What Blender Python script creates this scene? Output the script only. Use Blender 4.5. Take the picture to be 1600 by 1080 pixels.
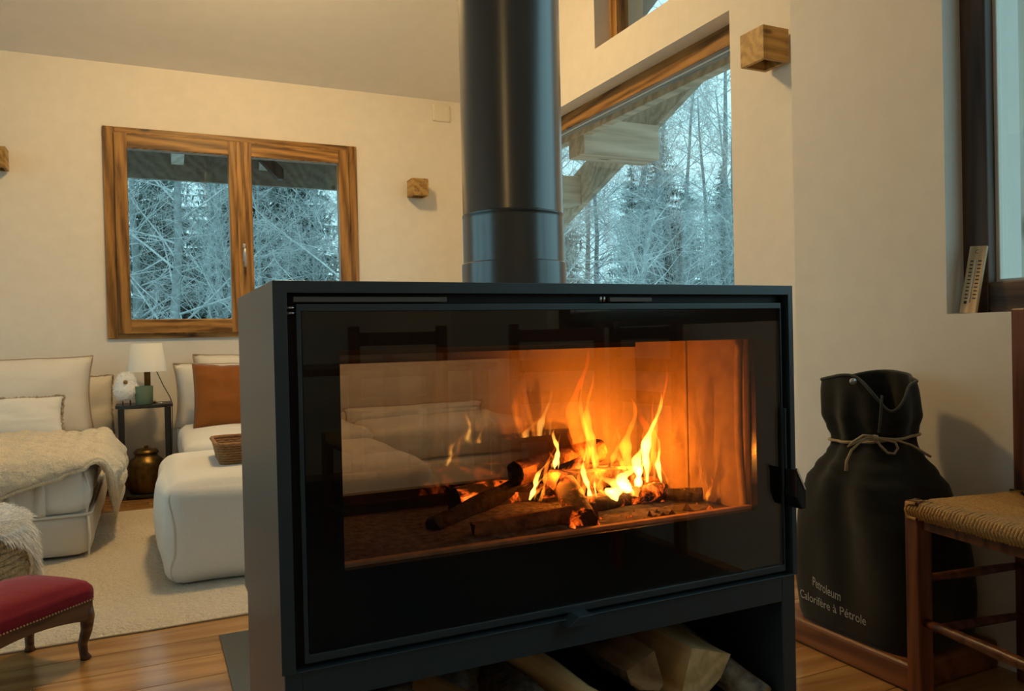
import bpy, bmesh, math, random
from mathutils import Vector, Matrix, noise as mnoise
sc = bpy.context.scene
for o in list(bpy.data.objects): bpy.data.objects.remove(o)
col = sc.collection
V = Vector
random.seed(7)

# ------------------------------------------------------------------ camera
CAM = V((-0.16606, -1.16597, 0.90972))
YAW, PITCH, ROLL, FPX = 0.438536, -0.010472, -0.0223695, 1216.43
fwd = V((math.sin(YAW)*math.cos(PITCH), math.cos(YAW)*math.cos(PITCH), math.sin(PITCH)))
rgt = fwd.cross(V((0, 0, 1))).normalized(); upv = rgt.cross(fwd)
r2 = math.cos(ROLL)*rgt + math.sin(ROLL)*upv
u2 = -math.sin(ROLL)*rgt + math.cos(ROLL)*upv
cd = bpy.data.cameras.new('camera'); cam = bpy.data.objects.new('camera', cd); col.objects.link(cam)
cd.sensor_fit = 'HORIZONTAL'; cd.sensor_width = 36; cd.lens = FPX/1600*36; cd.clip_start = .02; cd.clip_end = 300
M = Matrix(((r2.x, u2.x, -fwd.x, CAM.x), (r2.y, u2.y, -fwd.y, CAM.y), (r2.z, u2.z, -fwd.z, CAM.z), (0, 0, 0, 1)))
cam.matrix_world = M
sc.camera = cam

# ------------------------------------------------------------------ sky, daylight, exposure
SKY = (.43, .745, .82); SKY_STRENGTH = 1.7
wd = bpy.data.worlds.new('overcast_sky'); sc.world = wd; wd.use_nodes = True
bg = wd.node_tree.nodes['Background']; bg.inputs[0].default_value = (*SKY, 1); bg.inputs[1].default_value = SKY_STRENGTH
LAMP_W = 98; LAMP_COL = (1.0, .64, .245)
FIRE_W = 7.5
sc.view_settings.view_transform = 'Standard'; sc.view_settings.look = 'None'
sc.view_settings.gamma = 1; sc.view_settings.use_curve_mapping = False
sc.view_settings.exposure = 0.12
def portal(loc, rot, sx, sy):
    l = bpy.data.lights.new('window_portal', 'AREA'); l.shape = 'RECTANGLE'; l.size = sx; l.size_y = sy
    l.cycles.is_portal = True
    o = bpy.data.objects.new('window_portal', l); col.objects.link(o); o.location = loc; o.rotation_euler = rot
    return o
PI = math.pi

# ------------------------------------------------------------------ materials
def mat(name): 
    m = bpy.data.materials.new(name); m.use_nodes = True
    nt = m.node_tree; b = nt.nodes['Principled BSDF']
    return m, nt, b
def ramp(nt, fac, stops):
    r = nt.nodes.new('ShaderNodeValToRGB')
    el = r.color_ramp.elements
    while len(el) < len(stops): el.new(.5)
    for e, (p, c) in zip(el, stops): e.position = p; e.color = (*c, 1)
    nt.links.new(fac, r.inputs[0]); return r.outputs[0]
def coords(nt, kind='Object', scale=(1, 1, 1), rnd=False, rot=(0,0,0)):
    tc = nt.nodes.new('ShaderNodeTexCoord'); mp = nt.nodes.new('ShaderNodeMapping')
    mp.inputs['Scale'].default_value = scale; mp.inputs['Rotation'].default_value = rot
    out = tc.outputs[kind]
    if rnd:
        oi = nt.nodes.new('ShaderNodeObjectInfo'); mu = nt.nodes.new('ShaderNodeMath'); mu.operation = 'MULTIPLY'; mu.inputs[1].default_value = 37.0
        nt.links.new(oi.outputs['Random'], mu.inputs[0])
        ad = nt.nodes.new('ShaderNodeVectorMath'); ad.operation = 'ADD'
        nt.links.new(out, ad.inputs[0]); nt.links.new(mu.outputs[0], ad.inputs[1]); out = ad.outputs[0]
    nt.links.new(out, mp.inputs[0]); return mp.outputs[0]
def nz(nt, vec, scale, detail=4, rough=.55, dist=0):
    n = nt.nodes.new('ShaderNodeTexNoise'); n.inputs['Scale'].default_value = scale; n.inputs['Detail'].default_value = detail
    n.inputs['Roughness'].default_value = rough; n.inputs['Distortion'].default_value = dist
    nt.links.new(vec, n.inputs['Vector']); return n.outputs['Fac']
def bump(nt, b, h, strength, dist=.01):
    bn = nt.nodes.new('ShaderNodeBump'); bn.inputs['Strength'].default_value = strength; bn.inputs['Distance'].default_value = dist
    nt.links.new(h, bn.inputs['Height']); nt.links.new(bn.outputs[0], b.inputs['Normal'])
def plain(name, c, rough=.6, metal=0, spec=.5, bmp=0, bs=40, var=.0):
    m, nt, b = mat(name)
    b.inputs['Base Color'].default_value = (*c, 1); b.inputs['Roughness'].default_value = rough; b.inputs['Metallic'].default_value = metal
    b.inputs['Specular IOR Level'].default_value = spec
    v = coords(nt)
    n = nz(nt, v, bs, 4)
    if var:
        lo = tuple(x*(1-var) for x in c); hi = tuple(min(1, x*(1+var)) for x in c)
        nt.links.new(ramp(nt, n, [(.3, lo), (.7, hi)]), b.inputs['Base Color'])
    if bmp: bump(nt, b, n, bmp)
    return m
def wood(name, dark, light, axis=0, scale=1.0, rough=.5, rnd=True, bmp=.15, knots=True, spec=.4):
    m, nt, b = mat(name)
    s = [14*scale]*3; s[axis] = 1.1*scale
    v = coords(nt, 'Object', tuple(s), rnd)
    n = nz(nt, v, 1.6, 5, .6, 1.2)
    w = nt.nodes.new('ShaderNodeTexWave'); w.wave_type = 'BANDS'; w.bands_direction = 'DIAGONAL'
    w.inputs['Scale'].default_value = .55; w.inputs['Distortion'].default_value = 9; w.inputs['Detail'].default_value = 3
    nt.links.new(v, w.inputs['Vector'])
    mx = nt.nodes.new('ShaderNodeMath'); mx.operation = 'MULTIPLY_ADD'; mx.inputs[1].default_value = .24
    nt.links.new(w.outputs['Fac'], mx.inputs[0])
    hm = nt.nodes.new('ShaderNodeMath'); hm.operation = 'MULTIPLY'; hm.inputs[1].default_value = .78
    nt.links.new(n, hm.inputs[0]); nt.links.new(hm.outputs[0], mx.inputs[2])
    mid = tuple((a+c)/2 for a, c in zip(dark, light))
    c = ramp(nt, mx.outputs[0], [(.30, dark), (.48, mid), (.66, light)])
    if knots:
        v2 = coords(nt, 'Object', tuple((3.2*scale if i == axis else 9*scale) for i in range(3)), rnd)
        vo = nt.nodes.new('ShaderNodeTexVoronoi'); vo.inputs['Scale'].default_value = .8; nt.links.new(v2, vo.inputs['Vector'])
        k = ramp(nt, vo.outputs['Distance'], [(.05, tuple(x*.45 for x in dark)), (.13, (1, 1, 1))])
        mm = nt.nodes.new('ShaderNodeMix'); mm.data_type = 'RGBA'; mm.blend_type = 'MULTIPLY'; mm.inputs[0].default_value = .8
        nt.links.new(c, mm.inputs[6]); nt.links.new(k, mm.inputs[7]); c = mm.outputs[2]
    if rnd:
        oi = nt.nodes.new('ShaderNodeObjectInfo'); hs = nt.nodes.new('ShaderNodeHueSaturation')
        mr = nt.nodes.new('ShaderNodeMapRange'); mr.inputs[3].default_value = .82; mr.inputs[4].default_value = 1.16
        nt.links.new(oi.outputs['Random'], mr.inputs[0]); nt.links.new(mr.outputs[0], hs.inputs['Value']); nt.links.new(c, hs.inputs['Color']); c = hs.outputs[0]
    nt.links.new(c, b.inputs['Base Color'])
    b.inputs['Roughness'].default_value = rough; b.inputs['Specular IOR Level'].default_value = spec
    if bmp: bump(nt, b, mx.outputs[0], bmp, .004)
    return m
def fabric(name, c, weave=500, bmp=.25, var=.07, rough=.95, wrinkle=6):
    m, nt, b = mat(name)
    v = coords(nt)
    f = nz(nt, v, weave, 2); w = nz(nt, v, wrinkle, 3)
    ad = nt.nodes.new('ShaderNodeMath'); ad.operation = 'MULTIPLY_ADD'; ad.inputs[1].default_value = .12
    nt.links.new(f, ad.inputs[0]); nt.links.new(w, ad.inputs[2])
    nt.links.new(ramp(nt, f, [(.3, tuple(x*(1-var) for x in c)), (.7, tuple(min(1, x*(1+var)) for x in c))]), b.inputs['Base Color'])
    b.inputs['Roughness'].default_value = rough; b.inputs['Specular IOR Level'].default_value = .15
    b.inputs['Sheen Weight'].default_value = .15
    bump(nt, b, ad.outputs[0], bmp, .02)
    return m
def pane_ior(nt, f, ior):      # same reflectance from both sides of a thin pane
    g = nt.nodes.new('ShaderNodeNewGeometry'); m = nt.nodes.new('ShaderNodeMapRange')
    m.inputs[3].default_value = ior; m.inputs[4].default_value = 1/ior
    nt.links.new(g.outputs['Backfacing'], m.inputs[0]); nt.links.new(m.outputs[0], f.inputs['IOR'])
def glass(name, tint=(1, 1, 1), rough=0.0, boost=1.0):
    m = bpy.data.materials.new(name); m.use_nodes = True; nt = m.node_tree; nt.nodes.clear()
    o = nt.nodes.new('ShaderNodeOutputMaterial'); mx = nt.nodes.new('ShaderNodeMixShader')
    t = nt.nodes.new('ShaderNodeBsdfTransparent'); t.inputs[0].default_value = (*tint, 1)
    g = nt.nodes.new('ShaderNodeBsdfGlossy'); g.inputs['Roughness'].default_value = rough
    f = nt.nodes.new('ShaderNodeFresnel'); pane_ior(nt, f, 1.45*boost)
    nt.links.new(f.outputs[0], mx.inputs[0]); nt.links.new(t.outputs[0], mx.inputs[1]); nt.links.new(g.outputs[0], mx.inputs[2])
    nt.links.new(mx.outputs[0], o.inputs[0]); return m

M_ = {}
M_['plaster'] = plain('wall_plaster', (.80, .755, .695), .9, spec=.2, bmp=.12, bs=14, var=.025)
M_['ceil'] = plain('ceiling_plaster', (.82, .79, .76), .92, spec=.15, bmp=.06, bs=10, var=.02)
M_['winwood'] = wood('honey_window_wood', (.10, .040, .008), (.40, .205, .058), 2, 1.2, .42)
M_['winwood_x'] = wood('honey_window_wood_long', (.10, .040, .008), (.40, .205, .058), 0, 1.2, .42)
M_['winwood_y'] = wood('honey_window_wood_deep', (.10, .040, .008), (.40, .205, .058), 1, 1.2, .42)
M_['darkshade'] = wood('dark_shade_window_wood', (.022, .010, .007), (.13, .070, .045), 2, .8, .5)  # window wood with the near window's shade in its colour; also the dark brace
M_['darkshade_y'] = wood('dark_shade_window_wood_rail', (.030, .013, .007), (.17, .09, .05), 1, .8, .5)  # rail version, shade likewise put into the colour
M_['sconce'] = wood('sconce_oak', (.23, .118, .028), (.45, .275, .085), 1, 1.4, .5)
M_['plank'] = wood('oak_floor_plank', (.30, .145, .045), (.50, .28, .10), 0, .8, .20, spec=.5, bmp=.06)
M_['palewood'] = wood('pale_spruce', (.60, .55, .48), (.86, .82, .75), 2, .8, .7)
M_['soffit'] = wood('soffit_board', (.24, .19, .15), (.38, .32, .26), 1, .7, .8)
M_['beam'] = wood('eave_beam', (.40, .33, .25), (.66, .56, .44), 0, .7, .75)
M_['steel'] = plain('anthracite_steel', (.022, .038, .052), .38, 0, .8, .05, 300, .06)
M_['steel_in'] = plain('black_steel', (.008, .008, .009), .5, 0, .4)
M_['pipe'] = plain('black_flue_enamel', (.012, .017, .022), .30, 0, 1.0)
M_['pipe'].node_tree.nodes['Principled BSDF'].inputs['Coat Weight'].default_value = .7; M_['pipe'].node_tree.nodes['Principled BSDF'].inputs['Coat Roughness'].default_value = .22
M_['print'] = plain('black_glass_border', (.006, .007, .009), .12, 0, .5)
M_['slider'] = plain('worn_grey_steel', (.13, .115, .105), .5)
M_['chrome'] = plain('bright_steel', (.65, .66, .68), .2, 1)
M_['stoveglass'] = glass('stove_glass', (.90, .86, .82), .0, 1.06)
M_['pane'] = glass('window_glass', (.97, .99, .99))
M_['liner'] = plain('vermiculite_liner', (.16, .11, .075), .95, 0, .1, .2, 30, .2)
M_['ash'] = plain('grey_ash', (.10, .08, .07), 1, 0, .05, .8, 60, .5)
M_['cream'] = fabric('cream_linen', (.75, .71, .66))
M_['cream2'] = fabric('cream_linen_light', (.80, .775, .74))
M_['stripe'] = fabric('pale_stripe', (.82, .82, .82))
M_['pip'] = fabric('piping_cord', (.36, .28, .20))
M_['ochre'] = fabric('rust_velvet', (.23, .075, .012), 300, .2, .1, .8)
M_['throw'] = fabric('beige_plush_throw', (.68, .59, .46), 160, .8, .14, 1, 30)
M_['rug'] = fabric('wool_rug', (.70, .63, .53), 130, .9, .12, 1, 60)
M_['fur'] = fabric('white_fur', (.93, .93, .94), 200, .5, .05, .8, 40)
M_['red'] = fabric('crimson_velvet', (.22, .006, .020), 300, .2, .15, .7, 10)
M_['walnut'] = wood('walnut_frame', (.06, .026, .011), (.17, .08, .034), 0, 1.6, .4, knots=False)
M_['chairwood'] = wood('dark_chair_wood', (.055, .014, .006), (.17, .055, .020), 2, 1.6, .38, knots=False)
M_['rush'] = plain('woven_rush', (.46, .26, .085), .55, 0, .5, .3, 200, .3)
M_['brass'] = plain('aged_brass', (.17, .105, .035), .38, 1, .5, .1, 30, .35)
M_['nail'] = plain('brass_nail', (.60, .46, .28), .3, 1)
M_['blackmetal'] = plain('black_table_metal', (.012, .012, .013), .45)
M_['shade'] = plain('white_lamp_shade', (.80, .79, .77), .9, 0, .1)
M_['green'] = plain('sage_glazed_cup', (.13, .20, .14), .3)
M_['wicker'] = plain('brown_wicker', (.30, .15, .060), .7, 0, .3, .4, 120, .35)
M_['seagrass'] = plain('seagrass_weave', (.40, .30, .18), .85, 0, .2, .5, 120, .35)
M_['canvas'] = fabric('dark_olive_canvas', (.020, .018, .014), 350, .35, .12, .85, 5)
M_['hem'] = fabric('grey_canvas_hem', (.075, .072, .062), 350, .2)
M_['string'] = fabric('jute_string', (.42, .31, .18), 400, .3)
M_['print_white'] = plain('faded_white_print', (.42, .38, .32), .9, var=.25, bs=90)
M_['plinth'] = wood('reddish_board', (.13, .042, .014), (.28, .105, .035), 1, 1, .45)
M_['white'] = plain('white_plastic', (.78, .72, .62), .5)
M_['grey'] = plain('silver_handle', (.52, .52, .52), .35, .8)
M_['therm'] = wood('pale_thermometer_wood', (.42, .27, .13), (.62, .44, .25), 2, 2, .5, knots=False)
M_['ink'] = plain('black_ink', (.02, .018, .016), .7)
M_['bark'] = plain('rough_bark', (.16, .115, .085), .95, 0, .1, 1.0, 45, .6)
M_['birchbark'] = plain('grey_birch_bark', (.30, .26, .22), .9, 0, .1, 1.0, 30, .6)
M_['split'] = wood('split_log_face', (.52, .32, .13), (.80, .56, .28), 0, 1.2, .85, knots=False)
M_['splitdark'] = wood('split_log_face_brown', (.24, .12, .05), (.44, .25, .11), 0, 1.2, .85, knots=False)
M_['char'] = plain('charred_wood', (.025, .018, .014), .95, 0, .1, 1, 50, .6)
M_['tree'] = plain('frosty_bark', (.52, .55, .55), .95, 0, .1, var=.35, bs=9)
M_['treedark'] = plain('damp_trunk', (.26, .29, .29), .95, 0, .1, var=.3, bs=9)
M_['needles'] = plain('blue_green_needles', (.13, .21, .18), .9, 0, .1, var=.45, bs=4)
M_['ground'] = plain('winter_slope', (.42, .47, .48), 1, 0, .05, var=.4, bs=1.5)
M_['soil'] = M_['ground']

# ------------------------------------------------------------------ mesh helpers
class MB:
    def __init__(s): s.v = []; s.f = []
    def add(s, vs, fs):
        n = len(s.v); s.v += [V(p) for p in vs]; s.f += [tuple(i+n for i in f) for f in fs]; return s
    def box(s, x0, x1, y0, y1, z0, z1):
        if x0 > x1: x0, x1 = x1, x0
        if y0 > y1: y0, y1 = y1, y0
        if z0 > z1: z0, z1 = z1, z0
        vs = [(x, y, z) for z in (z0, z1) for y in (y0, y1) for x in (x0, x1)]
        return s.add(vs, [(0, 2, 3, 1), (4, 5, 7, 6), (0, 1, 5, 4), (2, 6, 7, 3), (0, 4, 6, 2), (1, 3, 7, 5)])
    def tube(s, path, rad, n=8, cap=True, closed=False, flat=1.0):
        P = [V(p) for p in path]; m = len(P)
        R = rad if isinstance(rad, (list, tuple)) else [rad]*m
        base = len(s.v); prev = None
        for i in range(m):
            if closed: t = P[(i+1) % m]-P[i-1]
            else: t = P[min(i+1, m-1)]-P[max(i-1, 0)]
            t = t.normalized() if t.length > 1e-9 else V((0, 0, 1))
            if prev is None:
                a = V((0, 0, 1)) if abs(t.z) < .9 else V((1, 0, 0))
                nn = t.cross(a).normalized()
            else:
                nn = prev-t*prev.dot(t); nn = nn.normalized() if nn.length > 1e-6 else t.orthogonal().normalized()
            prev = nn; bb = t.cross(nn)
            for k in range(n):
                a = 2*PI*k/n; s.v.append(P[i]+nn*math.cos(a)*R[i]+bb*math.sin(a)*R[i]*flat)
        for i in range(m if closed else m-1):
            j = (i+1) % m
            for k in range(n):
                k2 = (k+1) % n
                s.f.append((base+i*n+k, base+i*n+k2, base+j*n+k2, base+j*n+k))
        if cap and not closed:
            s.f.append(tuple(base+k for k in reversed(range(n)))); s.f.append(tuple(base+(m-1)*n+k for k in range(n)))
        return s
    def lathe(s, prof, n=32, c=(0, 0, 0), cap=True):
        base = len(s.v); m = len(prof)
        for (r, z) in prof:
            for k in range(n):
                a = 2*PI*k/n; s.v.append(V((c[0]+r*math.cos(a), c[1]+r*math.sin(a), c[2]+z)))
        for i in range(m-1):
            for k in range(n):
                k2 = (k+1) % n; s.f.append((base+i*n+k, base+i*n+k2, base+(i+1)*n+k2, base+(i+1)*n+k))
        if cap:
            s.f.append(tuple(base+k for k in reversed(range(n)))); s.f.append(tuple(base+(m-1)*n+k for k in range(n)))
        return s
    def prism(s, poly, h0, h1, axis=2):
        def mk(a, b, h): return {2: (a, b, h), 1: (a, h, b), 0: (h, a, b)}[axis]
        n = len(poly); vs = [mk(a, b, h0) for a, b in poly]+[mk(a, b, h1) for a, b in poly]
        fs = [tuple(reversed(range(n))), tuple(range(n, 2*n))]+[(i, (i+1) % n, n+(i+1) % n, n+i) for i in range(n)]
        return s.add(vs, fs)
    def rbox(s, L, W, H, r, n=14, c=(0, 0, 0), puff=0, bulge=0, nzamp=0, nzf=5, seed=0):
        key = {}; half = V((L/2, W/2, H/2)); inn = V((max(L/2-r, 0), max(W/2-r, 0), max(H/2-r, 0)))
        def vert(q):
            k = (round(q[0]*1000), round(q[1]*1000), round(q[2]*1000))
            if k in key: return key[k]
            p = V((q[0]*half.x, q[1]*half.y, q[2]*half.z))
            i = V((max(-inn.x, min(inn.x, p.x)), max(-inn.y, min(inn.y, p.y)), max(-inn.z, min(inn.z, p.z))))
            d = p-i
            nn = V(q).normalized()
            if d.length > 1e-9: p = i+d.normalized()*r; nn = d.normalized()
            fx, fy, fz = 1-q[0]**2, 1-q[1]**2, 1-q[2]**2
            if puff: p.z += puff*max(fx, 0)**.7*max(fy, 0)**.7*(1 if q[2] > 0 else 0)*max(q[2], 0)
            if bulge: p.x += bulge*q[0]*fz*fy; p.y += bulge*q[1]*fz*fx
            if nzamp:
                a = mnoise.noise(p*nzf+V((seed*7.3, seed*3.1, seed*1.7)))
                p = p+nn*a*nzamp
            s.v.append(V(c)+p); key[k] = len(s.v)-1; return key[k]
        # denser spacing towards the edges keeps the rounding smooth
        ts = [math.sin((i/n-.5)*PI)*.35+(i/n*2-1)*.65 for i in range(n+1)]
        for ax in range(3):
            for sg in (-1, 1):
                for i in range(n):
                    for j in range(n):
                        q = []
                        for (a, b) in ((i, j), (i+1, j), (i+1, j+1), (i, j+1)):
                            t = [0, 0, 0]; t[ax] = sg; t[(ax+1) % 3] = ts[a]; t[(ax+2) % 3] = ts[b]; q.append(vert(t))
                        if sg < 0: q.reverse()
                        s.f.append(tuple(q))
        return s
    def pillow(s, w, h, t, n=22, sag=0, seed=0, nzamp=.012, pinch=.05):
        # upright pillow: width along x, height along z (0..h), thickness along y
        idx = {}
        for side in (-1, 1):
            for i in range(n+1):
                for j in range(n+1):
                    a = i/n*2-1; b = j/n*2-1
                    edge = i in (0, n) or j in (0, n)
                    if edge and side == 1: idx[(1, i, j)] = idx[(-1, i, j)]; continue
                    th = t/2*(max(0, (1-abs(a)**2.6)*(1-abs(b)**2.6)))**.5
                    ox = a*w/2*(1-pinch*(1-b*b)); oz = b*h/2*(1-pinch*(1-a*a))
                    p = V((ox, side*th, oz))
                    e = mnoise.noise(V((a*2.2+seed, b*2.2, side*3+seed*2)))*nzamp + mnoise.noise(V((a*6+seed, b*6, side*3)))*nzamp*.4
                    if not edge: p.y += side*e
                    else: p.z += e*.5
                    p.z += h/2
                    p.z -= sag*(1-a*a)*max(b, 0)
                    s.v.append(p); idx[(side, i, j)] = len(s.v)-1
            for i in range(n):
                for j in range(n):
                    q = [idx[(side, i, j)], idx[(side, i+1, j)], idx[(side, i+1, j+1)], idx[(side, i, j+1)]]
                    if side == 1: q.reverse()
                    s.f.append(tuple(q))
        s.rim = [s.v[idx[(-1, i, 0)]] for i in range(n)]+[s.v[idx[(-1, n, j)]] for j in range(n)]+[s.v[idx[(-1, i, n)]] for i in range(n, 0, -1)]+[s.v[idx[(-1, 0, j)]] for j in range(n, 0, -1)]
        return s
    def xf(s, m, start=0):
        for i in range(start, len(s.v)): s.v[i] = m @ s.v[i]
        return s
    def build(s, name, m, parent=None, bevel=0, smooth=False, seg=2, loc=None, rot=None):
        me = bpy.data.meshes.new(name); me.from_pydata([tuple(p) for p in s.v], [], s.f); me.update()
        if isinstance(m, str): m = M_[m]
        me.materials.append(m)
        if smooth: me.polygons.foreach_set('use_smooth', [True]*len(me.polygons))
        o = bpy.data.objects.new(name, me); col.objects.link(o)
        if parent: o.parent = parent
        if loc is not None: o.location = loc
        if rot is not None: o.rotation_euler = rot
        if bevel:
            b = o.modifiers.new('bevel', 'BEVEL'); b.width = bevel; b.segments = seg; b.limit_method = 'ANGLE'; b.angle_limit = .6
        return o
def frame_mesh(x0, x1, z0, z1, X0_, X1_, Z0_, Z1_, y0, y1):
    # outer rectangle x0..x1,z0..z1 with hole X0_..X1_,Z0_..Z1_, extruded y0..y1
    o = [(x0, z0), (x1, z0), (x1, z1), (x0, z1)]; h = [(X0_, Z0_), (X1_, Z0_), (X1_, Z1_), (X0_, Z1_)]
    vs = [(a, y0, b) for a, b in o]+[(a, y0, b) for a, b in h]+[(a, y1, b) for a, b in o]+[(a, y1, b) for a, b in h]
    fs = []
    for i in range(4):
        j = (i+1) % 4
        fs += [(i, j, 4+j, 4+i), (8+j, 8+i, 12+i, 12+j), (i, 8+i, 8+j, j), (4+i, 4+j, 12+j, 12+i)]
    return MB().add(vs, fs)
def smooth_angle(o, ang=40):
    me = o.data; me.polygons.foreach_set('use_smooth', [True]*len(me.polygons))
    bm = bmesh.new(); bm.from_mesh(me)
    for e in bm.edges:
        if len(e.link_faces) == 2 and e.calc_face_angle(0) > math.radians(ang): e.smooth = False
    bm.to_mesh(me); bm.free(); return o
def tag(o, label=None, cat=None, group=None, kind=None):
    if label: o['label'] = label
    if cat: o['category'] = cat
    if group: o['group'] = group
    if kind: o['kind'] = kind
    return o
def empty(name, loc=(0, 0, 0), rz=0):
    o = bpy.data.objects.new(name, None); col.objects.link(o); o.location = loc; o.rotation_euler = (0, 0, rz); o.empty_display_size = .05; return o
def copy_tree(o, parent=None):
    c = o.copy(); col.objects.link(c); c.parent = parent
    for ch in list(o.children): copy_tree(ch, c)
    return c
def thing(name, label, cat, loc=(0, 0, 0), rz=0, group=None): return tag(empty(name, loc, rz), label, cat, group)
def structure(o): o['kind'] = 'structure'; return o
def text_mesh(body, size):
    cu = bpy.data.curves.new('lettering', 'FONT'); cu.body = body; cu.size = size; cu.resolution_u = 4
    o = bpy.data.objects.new('lettering', cu); col.objects.link(o)
    dg = bpy.context.evaluated_depsgraph_get(); me = o.evaluated_get(dg).to_mesh()
    vs = [v.co.copy() for v in me.vertices]; fs = [tuple(p.vertices) for p in me.polygons]
    o.evaluated_get(dg).to_mesh_clear(); bpy.data.objects.remove(o); bpy.data.curves.remove(cu)
    return vs, fs

# ================================================================== SETTING
YL = 4.40      # inner face of the wall with the double window
XR = 2.08      # inner face of the wall with the big picture window
XN = 1.88      # inner face of the nearer right wall
YS = .867      # where the near right wall ends
X0, Y0 = -3.4, -4.2
SL = .365      # roof pitch
ZE = 2.712     # ceiling height at the window wall
YR = -.9       # ridge
def ceil_z(y): return ZE+SL*(YL-y) if y > YR else ZE+SL*(YL-YR)-SL*(YR-y)
ZTOP = ceil_z(YR)
# floor with individual planks
fl = structure(MB().box(X0-.1, 2.4, Y0-.1, YL+.1, -.12, -.021).build('floor', 'steel_in'))
PWID = .152
def plank_mesh(L):
    mb = MB(); c = .0016; w = PWID-.0012
    vs = [(0, 0, -.02), (L, 0, -.02), (L, w, -.02), (0, w, -.02), (0, 0, -c), (L, 0, -c), (L, w, -c), (0, w, -c), (c, c, 0), (L-c, c, 0), (L-c, w-c, 0), (c, w-c, 0)]
    fs = [(3, 2, 1, 0), (8, 9, 10, 11)]
    for i in range(4):
        j = (i+1) % 4; fs += [(i, j, 4+j, 4+i), (4+i, 4+j, 8+j, 8+i)]
    mb.add(vs, fs); return mb
plank_src = {}
rp = random.Random(3)
y = Y0
while y < YL-.01:
    x = X0-rp.random()*1.2
    while x < 2.4:
        L = rp.choice([1.5, 1.8, 2.1, 2.4])
        lim = 2.4 if y > YS else 2.2
        if x+L > X0+.02 and x < lim:
            if L not in plank_src:
                o = plank_mesh(L).build('plank', 'plank', fl); plank_src[L] = o
            else:
                o = plank_src[L].copy(); col.objects.link(o)
            o.location = (x, y, 0)
        x += L+.0008
    y += PWID
# walls
def wall_openings(mb, axis, a0, a1, z0, ztop, t0, t1, ops):
    # rectangular wall spanned along a from a0..a1; ops = (b0,b1,zb,zt); ztop callable of a
    cuts = sorted(set([a0, a1]+[v for o in ops for v in o[:2]]))
    for i in range(len(cuts)-1):
        p, q = cuts[i], cuts[i+1]; mid = (p+q)/2
        segs = [(o[2], o[3]) for o in ops if o[0] <= mid <= o[1]]
        segs.sort(); z = z0; parts = []
        for (b, t) in segs: parts.append((z, b, False)); z = t
        parts.append((z, None, True))
        for (b, t, top) in parts:
            if top:
                zs = [ztop(p), ztop(q)]
                poly = [(p, b), (q, b), (q, zs[1]), (p, zs[0])]
            else: poly = [(p, b), (q, b), (q, t), (p, t)]
            mb.prism(poly, t0, t1, axis)
    return mb
def rbreaks(ops, lo, hi):   # split at the ridge
    return ops
W1 = (-.345, 1.190, .995, 2.262)                 # hole behind window_1
flat = lambda a: ZE+.02
structure(wall_openings(MB(), 1, X0-.3, 2.4, -.1, flat, YL, YL+.30, [W1]).build('wall_back', 'plaster'))
W2 = (1.404, 3.72, .62, 2.262); W3 = (1.25, 2.477, 2.468, 3.20)
cz = lambda a: ceil_z(a)+.02
structure(wall_openings(MB(), 0, YS-.10, YL, -.1, cz, XR, XR+.32, [W2, W3]).build('wall_right_far', 'plaster'))
W4 = (-2.70, .302, .948, 3.10)
structure(wall_openings(MB(), 0, YR, YS, -.1, cz, XN, XN+.34, [(max(YR, W4[0]), W4[1], W4[2], W4[3])]).build('wall_right_near', 'plaster'))
structure(wall_openings(MB(), 0, Y0, YR, -.1, cz, XN, XN+.34, [(W4[0], YR, W4[2], W4[3])]).build('wall_right_rear', 'plaster'))
W5 = (-.9, 3.6, .0, 2.75)
structure(wall_openings(MB(), 0, YR, YL, -.1, cz, X0-.3, X0, [(YR, W5[1], W5[2], W5[3])]).build('wall_left_far', 'plaster'))
structure(wall_openings(MB(), 0, Y0, YR, -.1, cz, X0-.3, X0, []).build('wall_left_near', 'plaster'))
structure(MB().box(X0-.3, 2.4, Y0-.3, Y0, -.1, ceil_z(Y0)+.02).build('wall_front', 'plaster'))
def slab(y0, y1, x0, x1, th, dz=0):
    mb = MB(); a, b = ceil_z(y0)+dz, ceil_z(y1)+dz
    return mb.prism([(y0, a), (y1, b), (y1, b+th), (y0, a+th)], x0, x1, 0)
structure(slab(YR, YL+.02, X0-.3, 2.42, .12).build('ceiling', 'ceil'))
structure(slab(Y0-.3, YR, X0-.3, 2.42, .12).build('ceiling', 'ceil'))
structure(MB().box(XR-.014, XR, YS+.0, YL, 0, .075).build('baseboard_right', 'plinth', bevel=.003))
structure(MB().box(X0, XR-.014, YL-.014, YL, 0, .075).build('baseboard_back', 'plinth', bevel=.003))

# ------------------------------------------------------------------ windows
def frame_rect(mb, a0, a1, z0, z1, t0, t1, w, axis, wb=None, wt=None):
    wb = wb or w; wt = wt or w
    def bx(p, q, r, s_):
        if axis == 1: mb.box(p, q, t0, t1, r, s_)
        else: mb.box(t0, t1, p, q, r, s_)
    return bx
def members(parent, a0, a1, z0, z1, t0, t1, w, axis, mv, mh, names=('stile', 'rail'), bevel=.004, wb=None, wt=None):
    wb = wb or w; wt = wt or w
    def bx(p, q, r, s_, name, m):
        mb = MB()
        if axis == 1: mb.box(p, q, t0, t1, r, s_)
        else: mb.box(t0, t1, p, q, r, s_)
        return mb.build(name, m, parent, bevel)
    bx(a0, a0+w, z0, z1, names[0], mv); bx(a1-w, a1, z0, z1, names[0], mv)
    bx(a0+w, a1-w, z0, z0+wb, names[1], mh); bx(a0+w, a1-w, z1-wt, z1, names[1], mh)
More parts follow.
